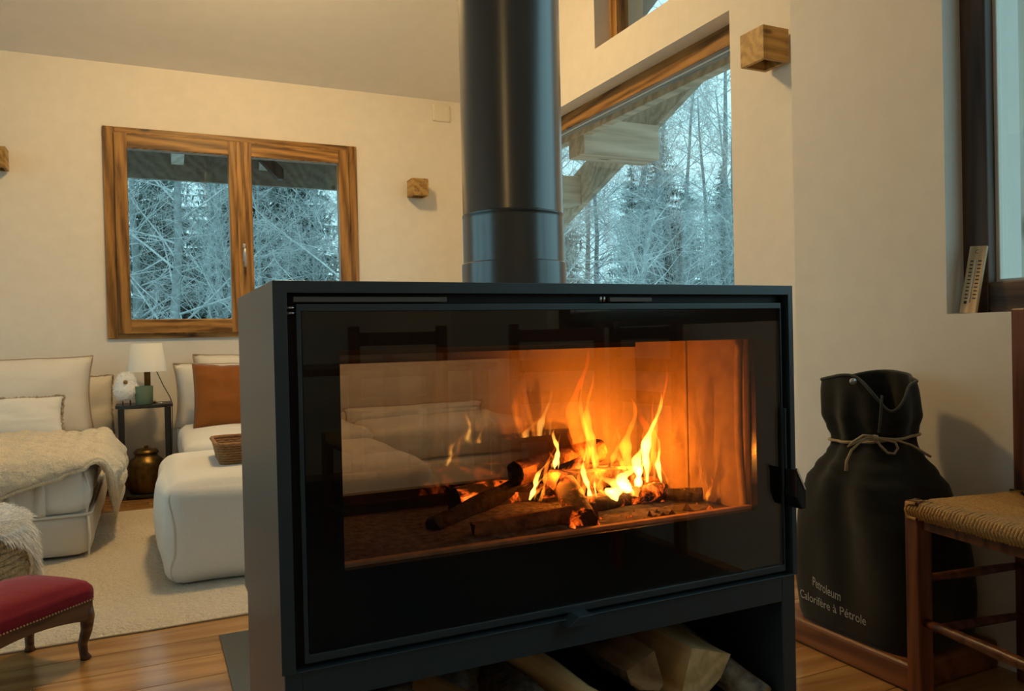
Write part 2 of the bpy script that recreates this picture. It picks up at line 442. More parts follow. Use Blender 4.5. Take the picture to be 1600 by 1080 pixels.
# window_1: double casement on the back wall, its frame sits proud of the wall
w1 = structure(empty('window_1'))
fx0, fx1, fz0, fz1 = -.388, 1.232, .956, 2.306
members(w1, fx0, fx1, fz0, fz1, YL-.022, YL+.06, .066, 1, 'winwood', 'winwood_x', ('frame_post', 'frame_rail'))
for (a, b, right) in ((-.325, .432, 0), (.432, 1.170, 1)):
    wv = .074; z0_, z1_ = .985, 2.268
    s = frame_mesh(a, b, z0_, z1_, a+wv, b-wv, z0_+.094, z1_-.098, YL-.046, YL+.03).build('sash', 'winwood', w1, .005)
    for (p, q) in ((z0_, z0_+.094), (z1_-.098, z1_)):
        MB().box(a+wv+.0005, b-wv-.0005, YL-.0475, YL-.03, p+.004, q-.004).build('sash_rail', 'winwood_x', s, .003)
    MB().box(a+wv-.004, b-wv+.004, YL-.010, YL-.004, z0_+.09, z1_-.094).build('pane', 'pane', s)
# flat cover strip between the sashes with the handle
MB().box(.408, .456, YL-.058, YL-.044, 1.0, 2.262).build('meeting_strip', 'winwood', w1, .004)
hd = MB().box(.434, .452, YL-.066, YL-.056, 1.46, 1.58).build('handle', 'grey', w1, .004)
MB().tube([(.443, YL-.06, 1.545), (.443, YL-.10, 1.545), (.443, YL-.105, 1.535), (.443, YL-.105, 1.42)], .010, 10).build('handle_lever', 'grey', hd, smooth=True)
# window_2: big fixed picture window in the right wall
w2 = structure(empty('window_2'))
fxp = XR+.10
members(w2, W2[0]-.02, W2[1]+.02, W2[2]-.02, W2[3]+.02, fxp, fxp+.09, .105, 0, 'winwood', 'winwood_y', ('frame_post', 'frame_rail'), wt=.112)
members(w2, W2[0]+.07, W2[1]-.07, W2[2]+.07, W2[3]-.082, fxp+.03, fxp+.045, .012, 0, 'white', 'white', ('bead', 'bead'), bevel=.002)
MB().box(fxp+.04, fxp+.05, W2[0]+.06, W2[1]-.06, W2[2]+.06, W2[3]-.08).build('pane', 'pane', w2)
# window_3 above it
w3 = structure(empty('window_3'))
members(w3, W3[0]-.02, W3[1]+.02, W3[2]-.02, W3[3]+.02, fxp, fxp+.08, .085, 0, 'winwood', 'winwood_y', ('frame_post', 'frame_rail'))
MB().box(fxp+.04, fxp+.05, W3[0]+.05, W3[1]-.05, W3[2]+.05, W3[3]-.05).build('pane', 'pane', w3)
# window_4: near right window its timber frame darkened in colour for shade
w4 = structure(empty('window_4'))
fx4 = XN+.075
members(w4, W4[0]-.02, W4[1]+.02, W4[2]-.02, W4[3]+.02, fx4, fx4+.07, .092, 0, 'darkshade', 'darkshade_y', ('frame_post', 'frame_rail'), wb=.105)
members(w4, W4[0]+.068, W4[1]-.068, W4[2]+.08, W4[3]-.07, fx4+.035, fx4+.055, .014, 0, 'white', 'white', ('bead', 'bead'), bevel=.002)
MB().box(fx4, fx4+.07, -1.30, -1.20, W4[2]+.085, W4[3]-.07).build('frame_post', 'darkshade', w4, .004)
for (a, b) in ((W4[0]+.06, -1.29), (-1.21, W4[1]-.06)): MB().box(fx4+.04, fx4+.05, a, b, W4[2]+.06, W4[3]-.06).build('pane', 'pane', w4)
# window_5: glazed doors at the far left of the room, behind the camera's left shoulder
w5 = structure(empty('window_5'))
for (a, b) in ((W5[0], .5), (.5, 1.9), (1.9, W5[1])):
    members(w5, a, b, .0, W5[3], X0-.12, X0-.05, .10, 0, 'winwood', 'winwood_y', ('door_stile', 'door_rail'))
    MB().box(X0-.09, X0-.08, a+.08, b-.08, .08, W5[3]-.08).build('pane', 'pane', w5)
portal((XR+.33, (W2[0]+W2[1])/2, (W2[2]+W2[3])/2), (0, PI/2, 0), W2[3]-W2[2], W2[1]-W2[0])
portal((XR+.33, (W3[0]+W3[1])/2, (W3[2]+W3[3])/2), (0, PI/2, 0), W3[3]-W3[2], W3[1]-W3[0])
portal((XN+.36, (W4[0]+W4[1])/2, (W4[2]+W4[3])/2), (0, PI/2, 0), W4[3]-W4[2], W4[1]-W4[0])
portal((X0-.31, (W5[0]+W5[1])/2, (W5[2]+W5[3])/2), (0, -PI/2, 0), W5[3]-W5[2], W5[1]-W5[0])
portal(((W1[0]+W1[1])/2, YL+.31, (W1[2]+W1[3])/2), (-PI/2, 0, 0), W1[1]-W1[0], W1[3]-W1[2])

# ------------------------------------------------------------------ eaves outside
rf = tag(empty('roof_overhang'), kind='structure')
def soff_z(y): return ZE+SL*(YL-y)
SB = .02
k = 0
yb = 5.36
while yb > -1.0:           # boards of the verge soffit, running out from the wall
    y2 = yb-.17
    mb = MB().prism([(y2+.004, soff_z(y2+.004)+SB), (yb, soff_z(yb)+SB), (yb, soff_z(yb)+SB+.025), (y2+.004, soff_z(y2+.004)+SB+.025)], 2.42 if yb < 4.73 else -2.2, 3.02, 0)
    mb.build('soffit_board', 'soffit', rf); yb = y2
MB().prism([(5.40, soff_z(5.40)+.06), (-1.0, soff_z(-1.0)+.06), (-1.0, soff_z(-1.0)+.12), (5.40, soff_z(5.40)+.12)], -2.4, 3.06, 0).build('roof_deck', 'soffit', rf)
# barge rafter along the verge: lower edge matches the slope seen through the picture window
bl = lambda y: 2.327-.365*(y-3.204)
MB().prism([(5.40, bl(5.40)), (-1.0, bl(-1.0)), (-1.0, bl(-1.0)+.30), (5.40, bl(5.40)+.30)], 3.00, 3.05, 0).build('barge_board', 'beam', rf, .004)
MB().box(-2.4, 3.05, 5.30, 5.34, 2.165, 2.40).build('fascia', 'soffit', rf, .004)
for x in (-1.9, -1.25, -.6, .08, .72, 1.36, 2.0):
    MB().prism([(4.70, soff_z(4.70)-.10), (5.30, soff_z(5.30)-.10), (5.30, soff_z(5.30)+.018), (4.70, soff_z(4.70)+.018)], x-.045, x+.045, 0).build('rafter', 'palewood', rf, .004)
for (y0, y1, zb, zt, xe) in ((3.17, 3.37, 2.085, 2.318, 3.0), (4.22, 4.42, 1.955, 2.18, 3.0), (1.2, 1.4, 2.80, 3.04, 3.0)):
    MB().box(2.41, xe, y0, y1, zb, zt).build('purlin', 'beam', rf, .006)
MB().prism([(.50, 2.50), (.60, 2.50), (.84, 2.27), (.84, 2.19), (.80, 2.19)], 5.12, 5.20, 1).build('brace', 'darkshade', rf, .004)
MB().box(2.405, 2.47, 1.0, 3.95, 2.205, 2.36).build('lintel_board', 'beam', rf, .004)
pp = tag(empty('porch_post'), kind='structure')
pp['label'] = 'pale spruce porch post outside the near right window'
MB().box(2.58, 2.80, .37, .600, -.5, 4.2).build('post_timber', 'palewood', pp, .006)
MB().box(2.58, 2.80, 1.62, 2.40, 2.42, 3.4).build('gable_timber', 'palewood', pp, .006)

# ------------------------------------------------------------------ ground and forest outside
def gz(x, y):
    d = math.hypot(x-.5, y); return -.55+max(0, d-15)*.07+.25*mnoise.noise(V((x*.15, y*.15, 0)))
mb = MB(); N = 46
for i in range(N+1):
    for j in range(N+1):
        x, y = -34+80*i/N, -22+80*j/N
        mb.v.append(V((x, y, gz(x, y))))
for i in range(N):
    for j in range(N):
        a = i*(N+1)+j; mb.f.append((a, a+N+1, a+N+2, a+1))
structure(mb.build('ground', 'ground', smooth=True))
def grow(mb, p, d, L, r, depth, rng, sides):
    n = 4 if depth > 0 else 3; P = [p]; R = [r]; dd = d.copy(); q = p.copy()
    for i in range(n):
        dd = (dd+V((rng.uniform(-1, 1), rng.uniform(-1, 1), rng.uniform(-.5, .8)))*.13).normalized()
        q = q+dd*(L/n); P.append(q.copy()); R.append(r*(1-.75*(i+1)/n))
    mb.tube(P, R, sides, cap=False)
    if depth == 0: return
    kids = {4: 22, 3: 7, 2: 6, 1: 5}[depth]
    for k in range(kids):
        t = rng.uniform(.22, 1) if depth < 4 else .15+.85*(k+rng.random())/kids
        f = t*n; i = min(int(f), n-1); base = P[i].lerp(P[i+1], f-i)
        ax = (P[i+1]-P[i]).normalized()
        o = ax.orthogonal().normalized(); o.rotate(Matrix.Rotation(rng.uniform(0, 2*PI), 3, ax))
        nd = (ax*rng.uniform(.35, 1.0)+o*rng.uniform(.6, 1.1)).normalized()
        if depth == 4: nd = (o+ax*rng.uniform(.2, .9)).normalized()
        nl = L*(.30 if depth == 4 else .48)*rng.uniform(.6, 1.15)*((1.15-.6*t) if depth == 4 else 1)
        grow(mb, base, nd, nl, max(.0035, r*(.28 if depth == 4 else .45)*(1-.4*t)), depth-1, rng, 3)
def bare_tree(seed, H):
    rng = random.Random(seed); t = thing('bare_tree', 'leafless frosty grey tree standing in the wood outside the windows', 'tree', group='leafless trees outside the windows')
    mt = MB(); P = [V((0, 0, -.4))]; R = [H*.013]; d = V((0, 0, 1)); q = V((0, 0, -.4)); n = 8
    for i in range(n):
        d = (d+V((rng.uniform(-1, 1), rng.uniform(-1, 1), 0))*.07).normalized(); q = q+d*(H/n); P.append(q.copy()); R.append(H*.013*(1-.85*(i+1)/n))
    mt.tube(P, R, 6); mt.build('trunk', 'treedark', t, smooth=True)
    br = MB()
    for k in range(24):
        f = (.12+.86*(k+rng.random())/24)*n; i = min(int(f), n-1); b = P[i].lerp(P[i+1], f-i); a = rng.uniform(0, 2*PI)
        nd = V((math.cos(a), math.sin(a), rng.uniform(.25, 1.2))).normalized()
        grow(br, b, nd, H*.30*(1.15-.75*f/n)*rng.uniform(.6, 1.2), H*.0027*(1.2-.7*f/n), 3, rng, 3)
    tag(br.build('branches', 'tree', t), kind='stuff'); return t
def conifer(seed, H):
    rng = random.Random(seed); t = thing('fir_tree', 'dark blue green fir tree standing in the wood outside the windows', 'tree', group='firs outside the windows')
    MB().tube([(0, 0, -.4), (0, 0, H*.5), (0, 0, H)], [H*.016, H*.009, .01], 6).build('trunk', 'treedark', t, smooth=True)
    mb = MB(); z = H*.07
    while z < H*.985:
        fr = 1-z/H; nb = 12 if fr > .3 else 8; L = H*.21*fr**.85+.12
        for k in range(nb):
            a = rng.uniform(0, 2*PI); l = L*rng.uniform(.55, 1.2); d = V((math.cos(a), math.sin(a), 0)); sd = V((-d.y, d.x, 0)); m = 7
            pz = z+rng.uniform(-.2, .2)
            prev = None
            for i in range(m):
                s = i/(m-1); c = V((0, 0, pz))+d*l*s+V((0, 0, -l*.35*s+l*.22*s*s))
                if i < m-1:
                    w = l*.30*(1-s)*(.4+s*1.3)+.04
                    for sg in (-1, 1):
                        tip = c+sd*sg*w+d*l*.17+V((0, 0, -w*.45+rng.uniform(-.05, .05)))
                        b2 = c+d*l*.11
                        n0 = len(mb.v); mb.v += [c, b2, tip]; mb.f.append((n0, n0+1, n0+2))
                        dr = c+sd*sg*w*.4+V((0, 0, -l*.16-.05)); n0 = len(mb.v); mb.v += [c, c+d*l*.08+sd*sg*w*.5, dr]; mb.f.append((n0, n0+1, n0+2))
                else:
                    pass
        z += H*.014+.03*fr
    tag(mb.build('foliage', 'needles', t), kind='stuff'); return t
rt = random.Random(21)
srcB = [bare_tree(s, h) for s, h in ((1, 9.5), (2, 8.0), (5, 11))]
srcC = [conifer(s, h) for s, h in ((3, 11), (4, 14))]
usedB = [False]*3; usedC = [False]*2
def put_tree(kind, i, az, dist, s=1):
    side = ('double window of the back wall', 'firs behind the double window' if kind == 'c' else 'leafless trees behind the double window') if az < 22 else ('big picture window', 'firs beyond the picture window' if kind == 'c' else 'leafless trees beyond the picture window')
    x = CAM.x+math.sin(math.radians(az))*dist; y_ = CAM.y+math.cos(math.radians(az))*dist
    src, used = (srcB, usedB) if kind == 'b' else (srcC, usedC)
    o = src[i] if not used[i] else copy_tree(src[i]); used[i] = True
    o['label'] = ('dark fir tree in the wood seen through the ' if kind == 'c' else 'leafless frosty grey tree in the wood seen through the ')+side[0]; o['group'] = side[1]
    o.location = (x, y_, gz(x, y_)); o.rotation_euler = (0, 0, rt.uniform(0, 6.28)); o.scale = (s, s, s)
spots = []
def ring_trees(azs, d0, d1, pb, sb, sc_):
    for az in azs:
        kd = 'b' if rt.random() < pb else 'c'
        put_tree(kd, rt.randrange(3 if kd == 'b' else 2), az+rt.uniform(-.7, .7), rt.uniform(d0, d1), rt.uniform(.88, 1.12)*(sb if kd == 'b' else sc_))
ring_trees((-7, 2.0, 8.2, 12.2, 18), 15, 19, 1, .85, 1)                         # behind the double window
ring_trees((-4.5, .2, 4.5, 6.6, 10.4, 13.5, 20), 20, 25, .9, .9, .75)
ring_trees((-5, 1.2, 3.4, 5, 7.2, 9.6, 11.2, 14.5, 18), 28, 35, .1, 1.0, .85)
ring_trees((27, 34.2, 42), 16, 19, 1, .85, 1)                               # beyond the picture window
ring_trees((25, 28.6, 30.2, 31.8, 33, 36.6, 37.6, 38.8, 40.5, 46), 19, 24, 1, 1.0, .6)
ring_trees((26, 30.5, 35.6, 41, 47), 24, 28, .3, 1.1, .62)
ring_trees((24, 27, 29, 31.3, 33.4, 36, 37.4, 39.8, 43, 50), 26, 33, .1, .9, .62)

# ================================================================== STOVE
plate = tag(MB().box(.015, 1.03, -.55, 1.41, 0.0005, .006).build('floor_plate', 'steel', bevel=.002), 'flat dark metal sheet on the oak floor under the stove', 'floor plate')
st = thing('wood_stove', 'large black see-through wood stove with glass front and log space below', 'stove')
HW, SD = 1.0, .47
SZ = .424
def ring(mb, x0, x1, z0, z1, t, y0, y1, tb=None, tt=None):
    tb = tb or t; tt = tt or t
    mb.box(x0, x0+t, y0, y1, z0, z1); mb.box(x1-t, x1, y0, y1, z0, z1)
    mb.box(x0+t, x1-t, y0, y1, z1-tt, z1); mb.box(x0+t, x1-t, y0, y1, z0, z0+tb); return mb
frame_mesh(0, HW, SZ, 1.0, .020, HW-.012, SZ+.0015, .982, 0, SD).build('casing', 'steel', st, .003)
# dark inner box behind the shadow gap, open at front and back
ib = MB(); ring(ib, .0205, HW-.0125, SZ+.002, .9815, .014, .02, SD-.01, tb=.006)
ib.box(.033, .968, .30, .445, .9, .966)
ib.build('inner_box', 'steel_in', st)
# plates and pins of the air slider in the gap above the door
gp = MB().box(.030, .27, .004, .012, .9685, .9765); gp.build('air_slider', M_['slider'], st, .001)
MB().box(.575, .665, .004, .012, .9685, .9765).build('air_slider', M_['slider'], st, .001)
for x in (.555, .562): MB().tube([(x, .002, .9685), (x, .002, .9775)], .0022, 8).build('pin', 'chrome', st, smooth=True)
for z in (.9605, .9525): MB().tube([(.020, .010, z), (.034, .010, z)], .0022, 8).build('hinge_pin', 'chrome', st, smooth=True)
def stove_door(name, y, sgn):
    d = frame_mesh(.034, .974, .433, .966, .0405, .9725, .445, .955, y, y+sgn*.026).build(name, 'steel', st, .0012)
    MB().box(.0425, .9715, y+sgn*.003, y+sgn*.007, .445, .955).build('pane', 'stoveglass', d)
    frame_mesh(.0425, .9715, .445, .955, .098, .912, .560, .896, y+sgn*.0075, y+sgn*.024).build('dark_border', 'print', d)
    return d
fd = stove_door('front_door', .006, 1)
MB().box(.9735, .9755, -.002, .010, .60, .757).build('handle_bar', 'steel', fd, .0008)
MB().prism([(.9735, .640), (.9985, .597), (.9985, .560), (.985, .560), (.9735, .585)], -.028, .006, 1).build('handle', 'steel_in', fd, .003)
MB().prism([(.9745, .642), (.996, .600), (.9935, .598), (.972, .639)], -.030, -.026, 1).build('handle_edge', 'chrome', fd)
MB().prism([(.462, .4185), (.520, .4185), (.512, .434), (.484, .434)], -.022, .012, 1).build('latch_tab', 'steel', st, .001)
# rear opening: soot on the glass towards the fire side
sg = bpy.data.materials.new('sooty_rear_glass'); sg.use_nodes = True; nt = sg.node_tree; nt.nodes.clear()
out = nt.nodes.new('ShaderNodeOutputMaterial'); mx = nt.nodes.new('ShaderNodeMixShader'); mx2 = nt.nodes.new('ShaderNodeMixShader')
tr = nt.nodes.new('ShaderNodeBsdfTransparent'); gl = nt.nodes.new('ShaderNodeBsdfGlossy'); gl.inputs['Roughness'].default_value = .02
fr = nt.nodes.new('ShaderNodeFresnel'); pane_ior(nt, fr, 1.95)
df = nt.nodes.new('ShaderNodeBsdfDiffuse'); df.inputs[0].default_value = (.26, .19, .13, 1); tr.inputs[0].default_value = (.72, .62, .52, 1)
v = coords(nt); sp = nt.nodes.new('ShaderNodeSeparateXYZ'); nt.links.new(v, sp.inputs[0])
n_ = nz(nt, v, 5, 5, .6)
ma = nt.nodes.new('ShaderNodeMath'); ma.operation = 'MULTIPLY_ADD'; ma.inputs[1].default_value = .22; nt.links.new(n_, ma.inputs[0]); nt.links.new(sp.outputs[0], ma.inputs[2])
mr = nt.nodes.new('ShaderNodeMapRange'); mr.inputs[1].default_value = .58; mr.inputs[2].default_value = .84; mr.inputs[3].default_value = .05; mr.inputs[4].default_value = .96
nt.links.new(ma.outputs[0], mr.inputs[0]); nt.links.new(mr.outputs[0], mx2.inputs[0]); nt.links.new(tr.outputs[0], mx2.inputs[1]); nt.links.new(df.outputs[0], mx2.inputs[2])
nt.links.new(fr.outputs[0], mx.inputs[0]); nt.links.new(mx2.outputs[0], mx.inputs[1]); nt.links.new(gl.outputs[0], mx.inputs[2]); nt.links.new(mx.outputs[0], out.inputs[0])
rd = frame_mesh(.035, .965, .433, .966, .10, .91, .588, .862, SD-.028, SD-.004).build('rear_door', 'steel_in', st)
MB().box(.08, .93, SD-.036, SD-.030, .57, .88).build('rear_pane', sg, rd)
# firebox lining of separate slabs
lin = MB().box(.06, .945, .035, .434, .530, .548).build('hearth', 'ash', st)
for (a, b) in ((.036, .30), (.302, SD-.04)):
    pass
for x0_, x1_ in ((.062, .092), (.916, .944)):
    for (a, b) in ((.036, .232), (.2345, .433)):
        MB().box(x0_, x1_, a, b, .5485, .905).build('lining_slab', 'liner', st, .003)
for (a, b) in ((.06, .355), (.358, .650), (.653, .945)):
    MB().box(a, b, .036, .433, .906, .93).build('baffle_slab', 'liner', st, .003)
# curved deflector strip at the right end
mb = MB(); n = 14
for i in range(n+1):
    t = i/n; z = .55+.345*t; x = .912-.010*math.sin(PI*t)-.012*max(0, t-.6)
    for yy in (.040, .060): mb.v.append(V((x, yy, z)))
for i in range(n): mb.f.append((2*i, 2*i+1, 2*i+3, 2*i+2))
o = mb.build('deflector', 'liner', st, smooth=True); so = o.modifiers.new('s', 'SOLIDIFY'); so.thickness = .004
MB().box(.10, .915, .030, .045, .5485, .566).build('hearth_lip', plain('firebrick_ledge', (.34, .20, .11), .9, 0, .1, .3, 40, .2), st, .002)
# lower log space
lb = MB()
lb.box(.004, .030, .004, SD-.004, .006, .4235); lb.box(.962, .996, .004, SD-.004, .006, .4235)
lb.box(.030, .962, .004, SD-.004, .006, .026); lb.box(.030, .962, .02, SD-.004, .411, .4235)
lb.build('log_space', 'steel', st, .002)
MB().box(.030, .962, .004, .018, .374, .4235).build('front_rail', 'steel', st, .0015)
MB().box(.030, .962, SD-.012, SD-.006, .026, .411).build('rear_panel', 'steel_in', st)
# flue
fp = thing('flue_pipe', 'tall matt black round flue pipe rising from the stove top', 'flue pipe', (.4995, .235, 1.0))
MB().lathe([(.1035, .0005), (.1035, .054), (.102, .056), (.095, .056)], 64).build('collar', 'pipe', fp, smooth=False)
MB().lathe([(.1002, .050), (.1002, .140), (.1002, .146), (.1008, .147), (.1008, .150)], 64).build('lower_section', 'pipe', fp)
MB().lathe([(.1008, .1505), (.0995, .153), (.1003, 1.0), (.1003, 3.185)], 64).build('upper_section', 'pipe', fp)
for c in fp.children: smooth_angle(c, 35)

# ------------------------------------------------------------------ burning fire
em = bpy.data.materials.new('glowing_char'); em.use_nodes = True; nt = em.node_tree; b = nt.nodes['Principled BSDF']
b.inputs['Roughness'].default_value = .95
v = coords(nt); n_ = nz(nt, v, 22, 5, .65, .6)
nt.links.new(ramp(nt, n_, [(.3, (.02, .014, .010)), (.7, (.12, .06, .03))]), b.inputs['Base Color'])
nt.links.new(ramp(nt, n_, [(.52, (0, 0, 0)), (.62, (.55, .07, .005)), (.75, (1, .35, .05))]), b.inputs['Emission Color']); b.inputs['Emission Strength'].default_value = 2.2
bump(nt, b, n_, .8, .01)
def log_mesh(L, r, kind, seed, n=14):
    rng = random.Random(seed); mb = MB()
    if kind == 'round': poly = [(r*math.cos(2*PI*i/n)*(1+rng.uniform(-.06, .06)), r*math.sin(2*PI*i/n)*(1+rng.uniform(-.06, .06))) for i in range(n)]
    else:   # quarter split: apex at origin with bark arc
        poly = [(0, 0)]+[(1.35*r*math.cos(a)*(1+rng.uniform(-.03, .03)), 1.35*r*math.sin(a)*(1+rng.uniform(-.03, .03))) for a in [(-.15+1.5*i/7) for i in range(8)]]
        poly = [(a-.6*r, c-.6*r) for a, c in poly]
    m = len(poly); segs = 6
    for k in range(segs+1):
        x = -L/2+L*k/segs; w = 1+rng.uniform(-.03, .03)
        for (a, c) in poly: mb.v.append(V((x+(rng.uniform(-.004, .004) if k in (0, segs) else 0), a*w+rng.uniform(-.002, .002), c*w+rng.uniform(-.002, .002))))
    for k in range(segs):
        for i in range(m):
            j = (i+1) % m; mb.f.append((k*m+i, k*m+j, (k+1)*m+j, (k+1)*m+i))
    mb.f.append(tuple(reversed(range(m)))); mb.f.append(tuple(segs*m+i for i in range(m)))
    mb.kind = kind; mb.m = m; mb.segs = segs
    return mb
def log(name, label, cat, loc, d, L, r, kind, seed, bark, face, group, roll=0):
    mb = log_mesh(L, r, kind, seed)
    m = mb.m; segs = mb.segs
    barkf, facef = [], []
    for fi, f in enumerate(mb.f):
        if fi >= segs*m: facef.append(f)
        elif kind == 'split' and (fi % m in (0, m-1)): facef.append(f)
        else: barkf.append(f)
    t = thing(name, label, cat, loc, group=group)
    t.rotation_mode = 'QUATERNION'
    q = V((1, 0, 0)).rotation_difference(V(d).normalized()); from mathutils import Quaternion
    t.rotation_quaternion = q @ Quaternion((1, 0, 0), roll)
    side = [f for f in facef if len(f) == 4]; ends = [f for f in facef if len(f) != 4]
    for nm, fs, mm in [('bark', barkf, bark)]+([('split_face', side, face)] if side else [])+[('cut_end', [f], face) for f in ends]:
        x = MB(); x.v = list(mb.v); x.f = fs; o = x.build(nm, mm, t)
        bm = bmesh.new(); bm.from_mesh(o.data); bmesh.ops.delete(bm, geom=[vv for vv in bm.verts if not vv.link_faces], context='VERTS'); bm.to_mesh(o.data); bm.free()
        if nm == 'bark': smooth_angle(o, 50)
    return t
M_['scorched'] = plain('scorched_wood', (.16, .075, .035), .9, 0, .1, 1, 40, .6)
FG = 'logs burning in the firebox'
log('burning_log', 'thin charred stick lying low at the front of the fire', 'log', (.475, .115, .569), (1, -.1, .06), .24, .018, 'round', 11, M_['scorched'], 'char', FG)
log('burning_log', 'stubby burning log with glowing red end pointing at the glass', 'log', (.578, .15, .585), (.30, 1, .28), .15, .026, 'round', 12, em, em, FG)
log('burning_log', 'long charred log across the back of the fire', 'log', (.62, .345, .580), (1, .12, .02), .46, .032, 'round', 13, em, 'char', FG)
log('burning_log', 'split log leaning on the back log in the flames', 'log', (.690, .262, .612), (1, .35, -.10), .26, .030, 'split', 14, em, em, FG, .6)
log('burning_log', 'brown log lying right of the flames towards the side lining', 'log', (.79, .20, .565), (1, -.45, .0), .22, .016, 'round', 15, 'bark', 'char', FG)
log('burning_log', 'glowing log under the brightest yellow flames', 'log', (.705, .175, .572), (1, .15, .03), .20, .024, 'round', 16, em, em, FG)
log('burning_log', 'charred stick slanting up at the left of the fire', 'log', (.420, .27, .575), (1, .5, .16), .25, .018, 'round', 17, 'char', 'char', FG)
log('burning_log', 'scorched log on top of the back of the fire', 'log', (.640, .325, .638), (1, .30, .08), .26, .026, 'round', 18, M_['scorched'], 'char', FG)
log('burning_log', 'short glowing log leaning against the back of the fire', 'log', (.590, .285, .615), (1, -.5, .45), .17, .022, 'split', 19, em, em, FG, 1.0)
log('burning_log', 'brown log lying along the right end of the ember bed', 'log', (.815, .300, .566), (1, .25, .0), .15, .018, 'round', 20, M_['scorched'], 'char', FG)
# embers: glowing lumps
eb = thing('ember_bed', 'bed of glowing embers and ash under the flames', 'embers')
mb = MB(); re_ = random.Random(5)
for i in range(150):
    x, yy = re_.gauss(.67, .085), re_.uniform(.07, .36); r = re_.uniform(.005, .014)
    if not .14 < x < .88: continue
    n0 = len(mb.v); vs = [(1, 0, 0), (-1, 0, 0), (0, 1, 0), (0, -1, 0), (0, 0, 1), (0, 0, -1)]
    mb.add([V(p)*r*re_.uniform(.7, 1.3)+V((x, yy, .548+r*.6)) for p in vs], [(0, 2, 4), (2, 1, 4), (1, 3, 4), (3, 0, 4), (2, 0, 5), (1, 2, 5), (3, 1, 5), (0, 3, 5)])
tag(mb.build('embers', em, eb), kind='stuff')
mb = MB(); rr = random.Random(8)
for i in range(31):
    for j in range(13):
        x, yy = .12+.78*i/30, .06+.35*j/12
        mb.v.append(V((x, yy, .5485+.020*max(0, 1-((x-.6)/.33)**2)*max(0, 1-((yy-.21)/.17)**2)+abs(mnoise.noise(V((x*30, yy*30, 0))))*.006)))
for i in range(30):
    for j in range(12):
        a = i*13+j; mb.f.append((a, a+13, a+14, a+1))
mb.build('ash_layer', 'ash', eb, smooth=True)
# flames: emitting gas, brighter and yellower low down
def flame_mat(name, low, mid, top, s_low, s_mid, s_top):
    m = bpy.data.materials.new(name); m.use_nodes = True; nt = m.node_tree; nt.nodes.clear()
    o = nt.nodes.new('ShaderNodeOutputMaterial'); e = nt.nodes.new('ShaderNodeEmission')
    tc = nt.nodes.new('ShaderNodeTexCoord'); sp = nt.nodes.new('ShaderNodeSeparateXYZ'); nt.links.new(tc.outputs['Generated'], sp.inputs[0])
    nt.links.new(ramp(nt, sp.outputs[2], [(0, low), (.4, mid), (1, top)]), e.inputs[0])
    sr = ramp(nt, sp.outputs[2], [(0, (s_low/400,)*3), (.4, (s_mid/400,)*3), (1, (s_top/400,)*3)])
    mu = nt.nodes.new('ShaderNodeMath'); mu.operation = 'MULTIPLY'; mu.inputs[1].default_value = 400; nt.links.new(sr, mu.inputs[0]); nt.links.new(mu.outputs[0], e.inputs[1])
    nt.links.new(e.outputs[0], o.inputs['Volume']); return m
F_HOT = flame_mat('bright_flame', (1, .60, .14), (1, .48, .08), (1, .22, .015), 420, 480, 90)
F_MID = flame_mat('orange_flame', (1, .34, .03), (1, .22, .015), (1, .12, .005), 130, 130, 40)
F_DIM = flame_mat('faint_flame', (1, .16, .008), (1, .13, .006), (1, .08, .003), 36, 34, 14)
fire = thing('fire', 'yellow and orange flames burning over the logs behind the glass', 'fire')
def tongue(x, yy, z, h, w, lean, seed, m, flat=.55, x2=None):
    w *= .95; h *= 1.08; rng = random.Random(seed); P = []; R = []; n = 26; ph = rng.uniform(0, 6); am = w*.55
    for i in range(n+1):
        t = i/n
        P.append(V((x+lean*t**1.3+am*math.sin(ph+t*6.5)*t**.7, yy+am*.5*math.sin(ph*2+t*5)*t, z+h*t)))
        prof = (math.sin(min(1, t*2.4+.12)*PI/2))*(1-t)**.8*(1+.30*math.sin(ph+t*13)+.18*math.sin(ph*3+t*29))
        R.append(max(.0006, w*.5*prof))
    mb = MB(); mb.tube(P, R, 12, flat=flat); return mb.build('flame', m, fire, smooth=True)
FL = [ # px-derived position at depth y: x,y,z,h,w,lean
 (.505, .20, .590, .075, .022, .050, 1, F_HOT), (.562, .20, .645, .085, .022, .012, 2, F_HOT), (.530, .20, .585, .12, .018, .045, 3, F_MID),
 (.622, .17, .580, .105, .024, -.012, 4, F_HOT), (.660, .18, .575, .085, .022, -.020, 5, F_MID),
 (.665, .16, .580, .045, .045, .012, 6, F_HOT), (.715, .17, .582, .060, .060, .008, 7, F_HOT), (.740, .18, .590, .105, .040, .030, 8, F_HOT), (.775, .19, .600, .180, .034, .030, 9, F_HOT),
 (.812, .19, .590, .115, .018, -.020, 10, F_HOT), (.800, .20, .600, .230, .028, .030, 11, F_MID), (.760, .22, .60, .17, .045, -.015, 12, F_MID),
 (.690, .26, .62, .20, .040, -.012, 13, F_MID), (.725, .27, .62, .17, .035, .015, 14, F_DIM), (.640, .25, .60, .13, .045, .01, 15, F_DIM), (.680, .30, .62, .25, .06, .0, 16, F_DIM),
 (.585, .14, .575, .080, .026, .030, 17, F_MID), (.600, .13, .568, .06, .03, .02, 18, F_DIM), (.860, .10, .565, .055, .012, .012, 19, F_MID), (.83, .25, .60, .15, .05, .0, 20, F_DIM)]
rfl = random.Random(77)
for f in FL:
    tongue(*f)
    for q in range(2):
        tongue(f[0]+rfl.uniform(-.6, .6)*f[4], f[1]+rfl.uniform(-.015, .015), f[2], f[3]*rfl.uniform(.45, .95), f[4]*rfl.uniform(.35, .6), f[5]+rfl.uniform(-.015, .015), f[6]*10+q, f[7] if q else F_MID)
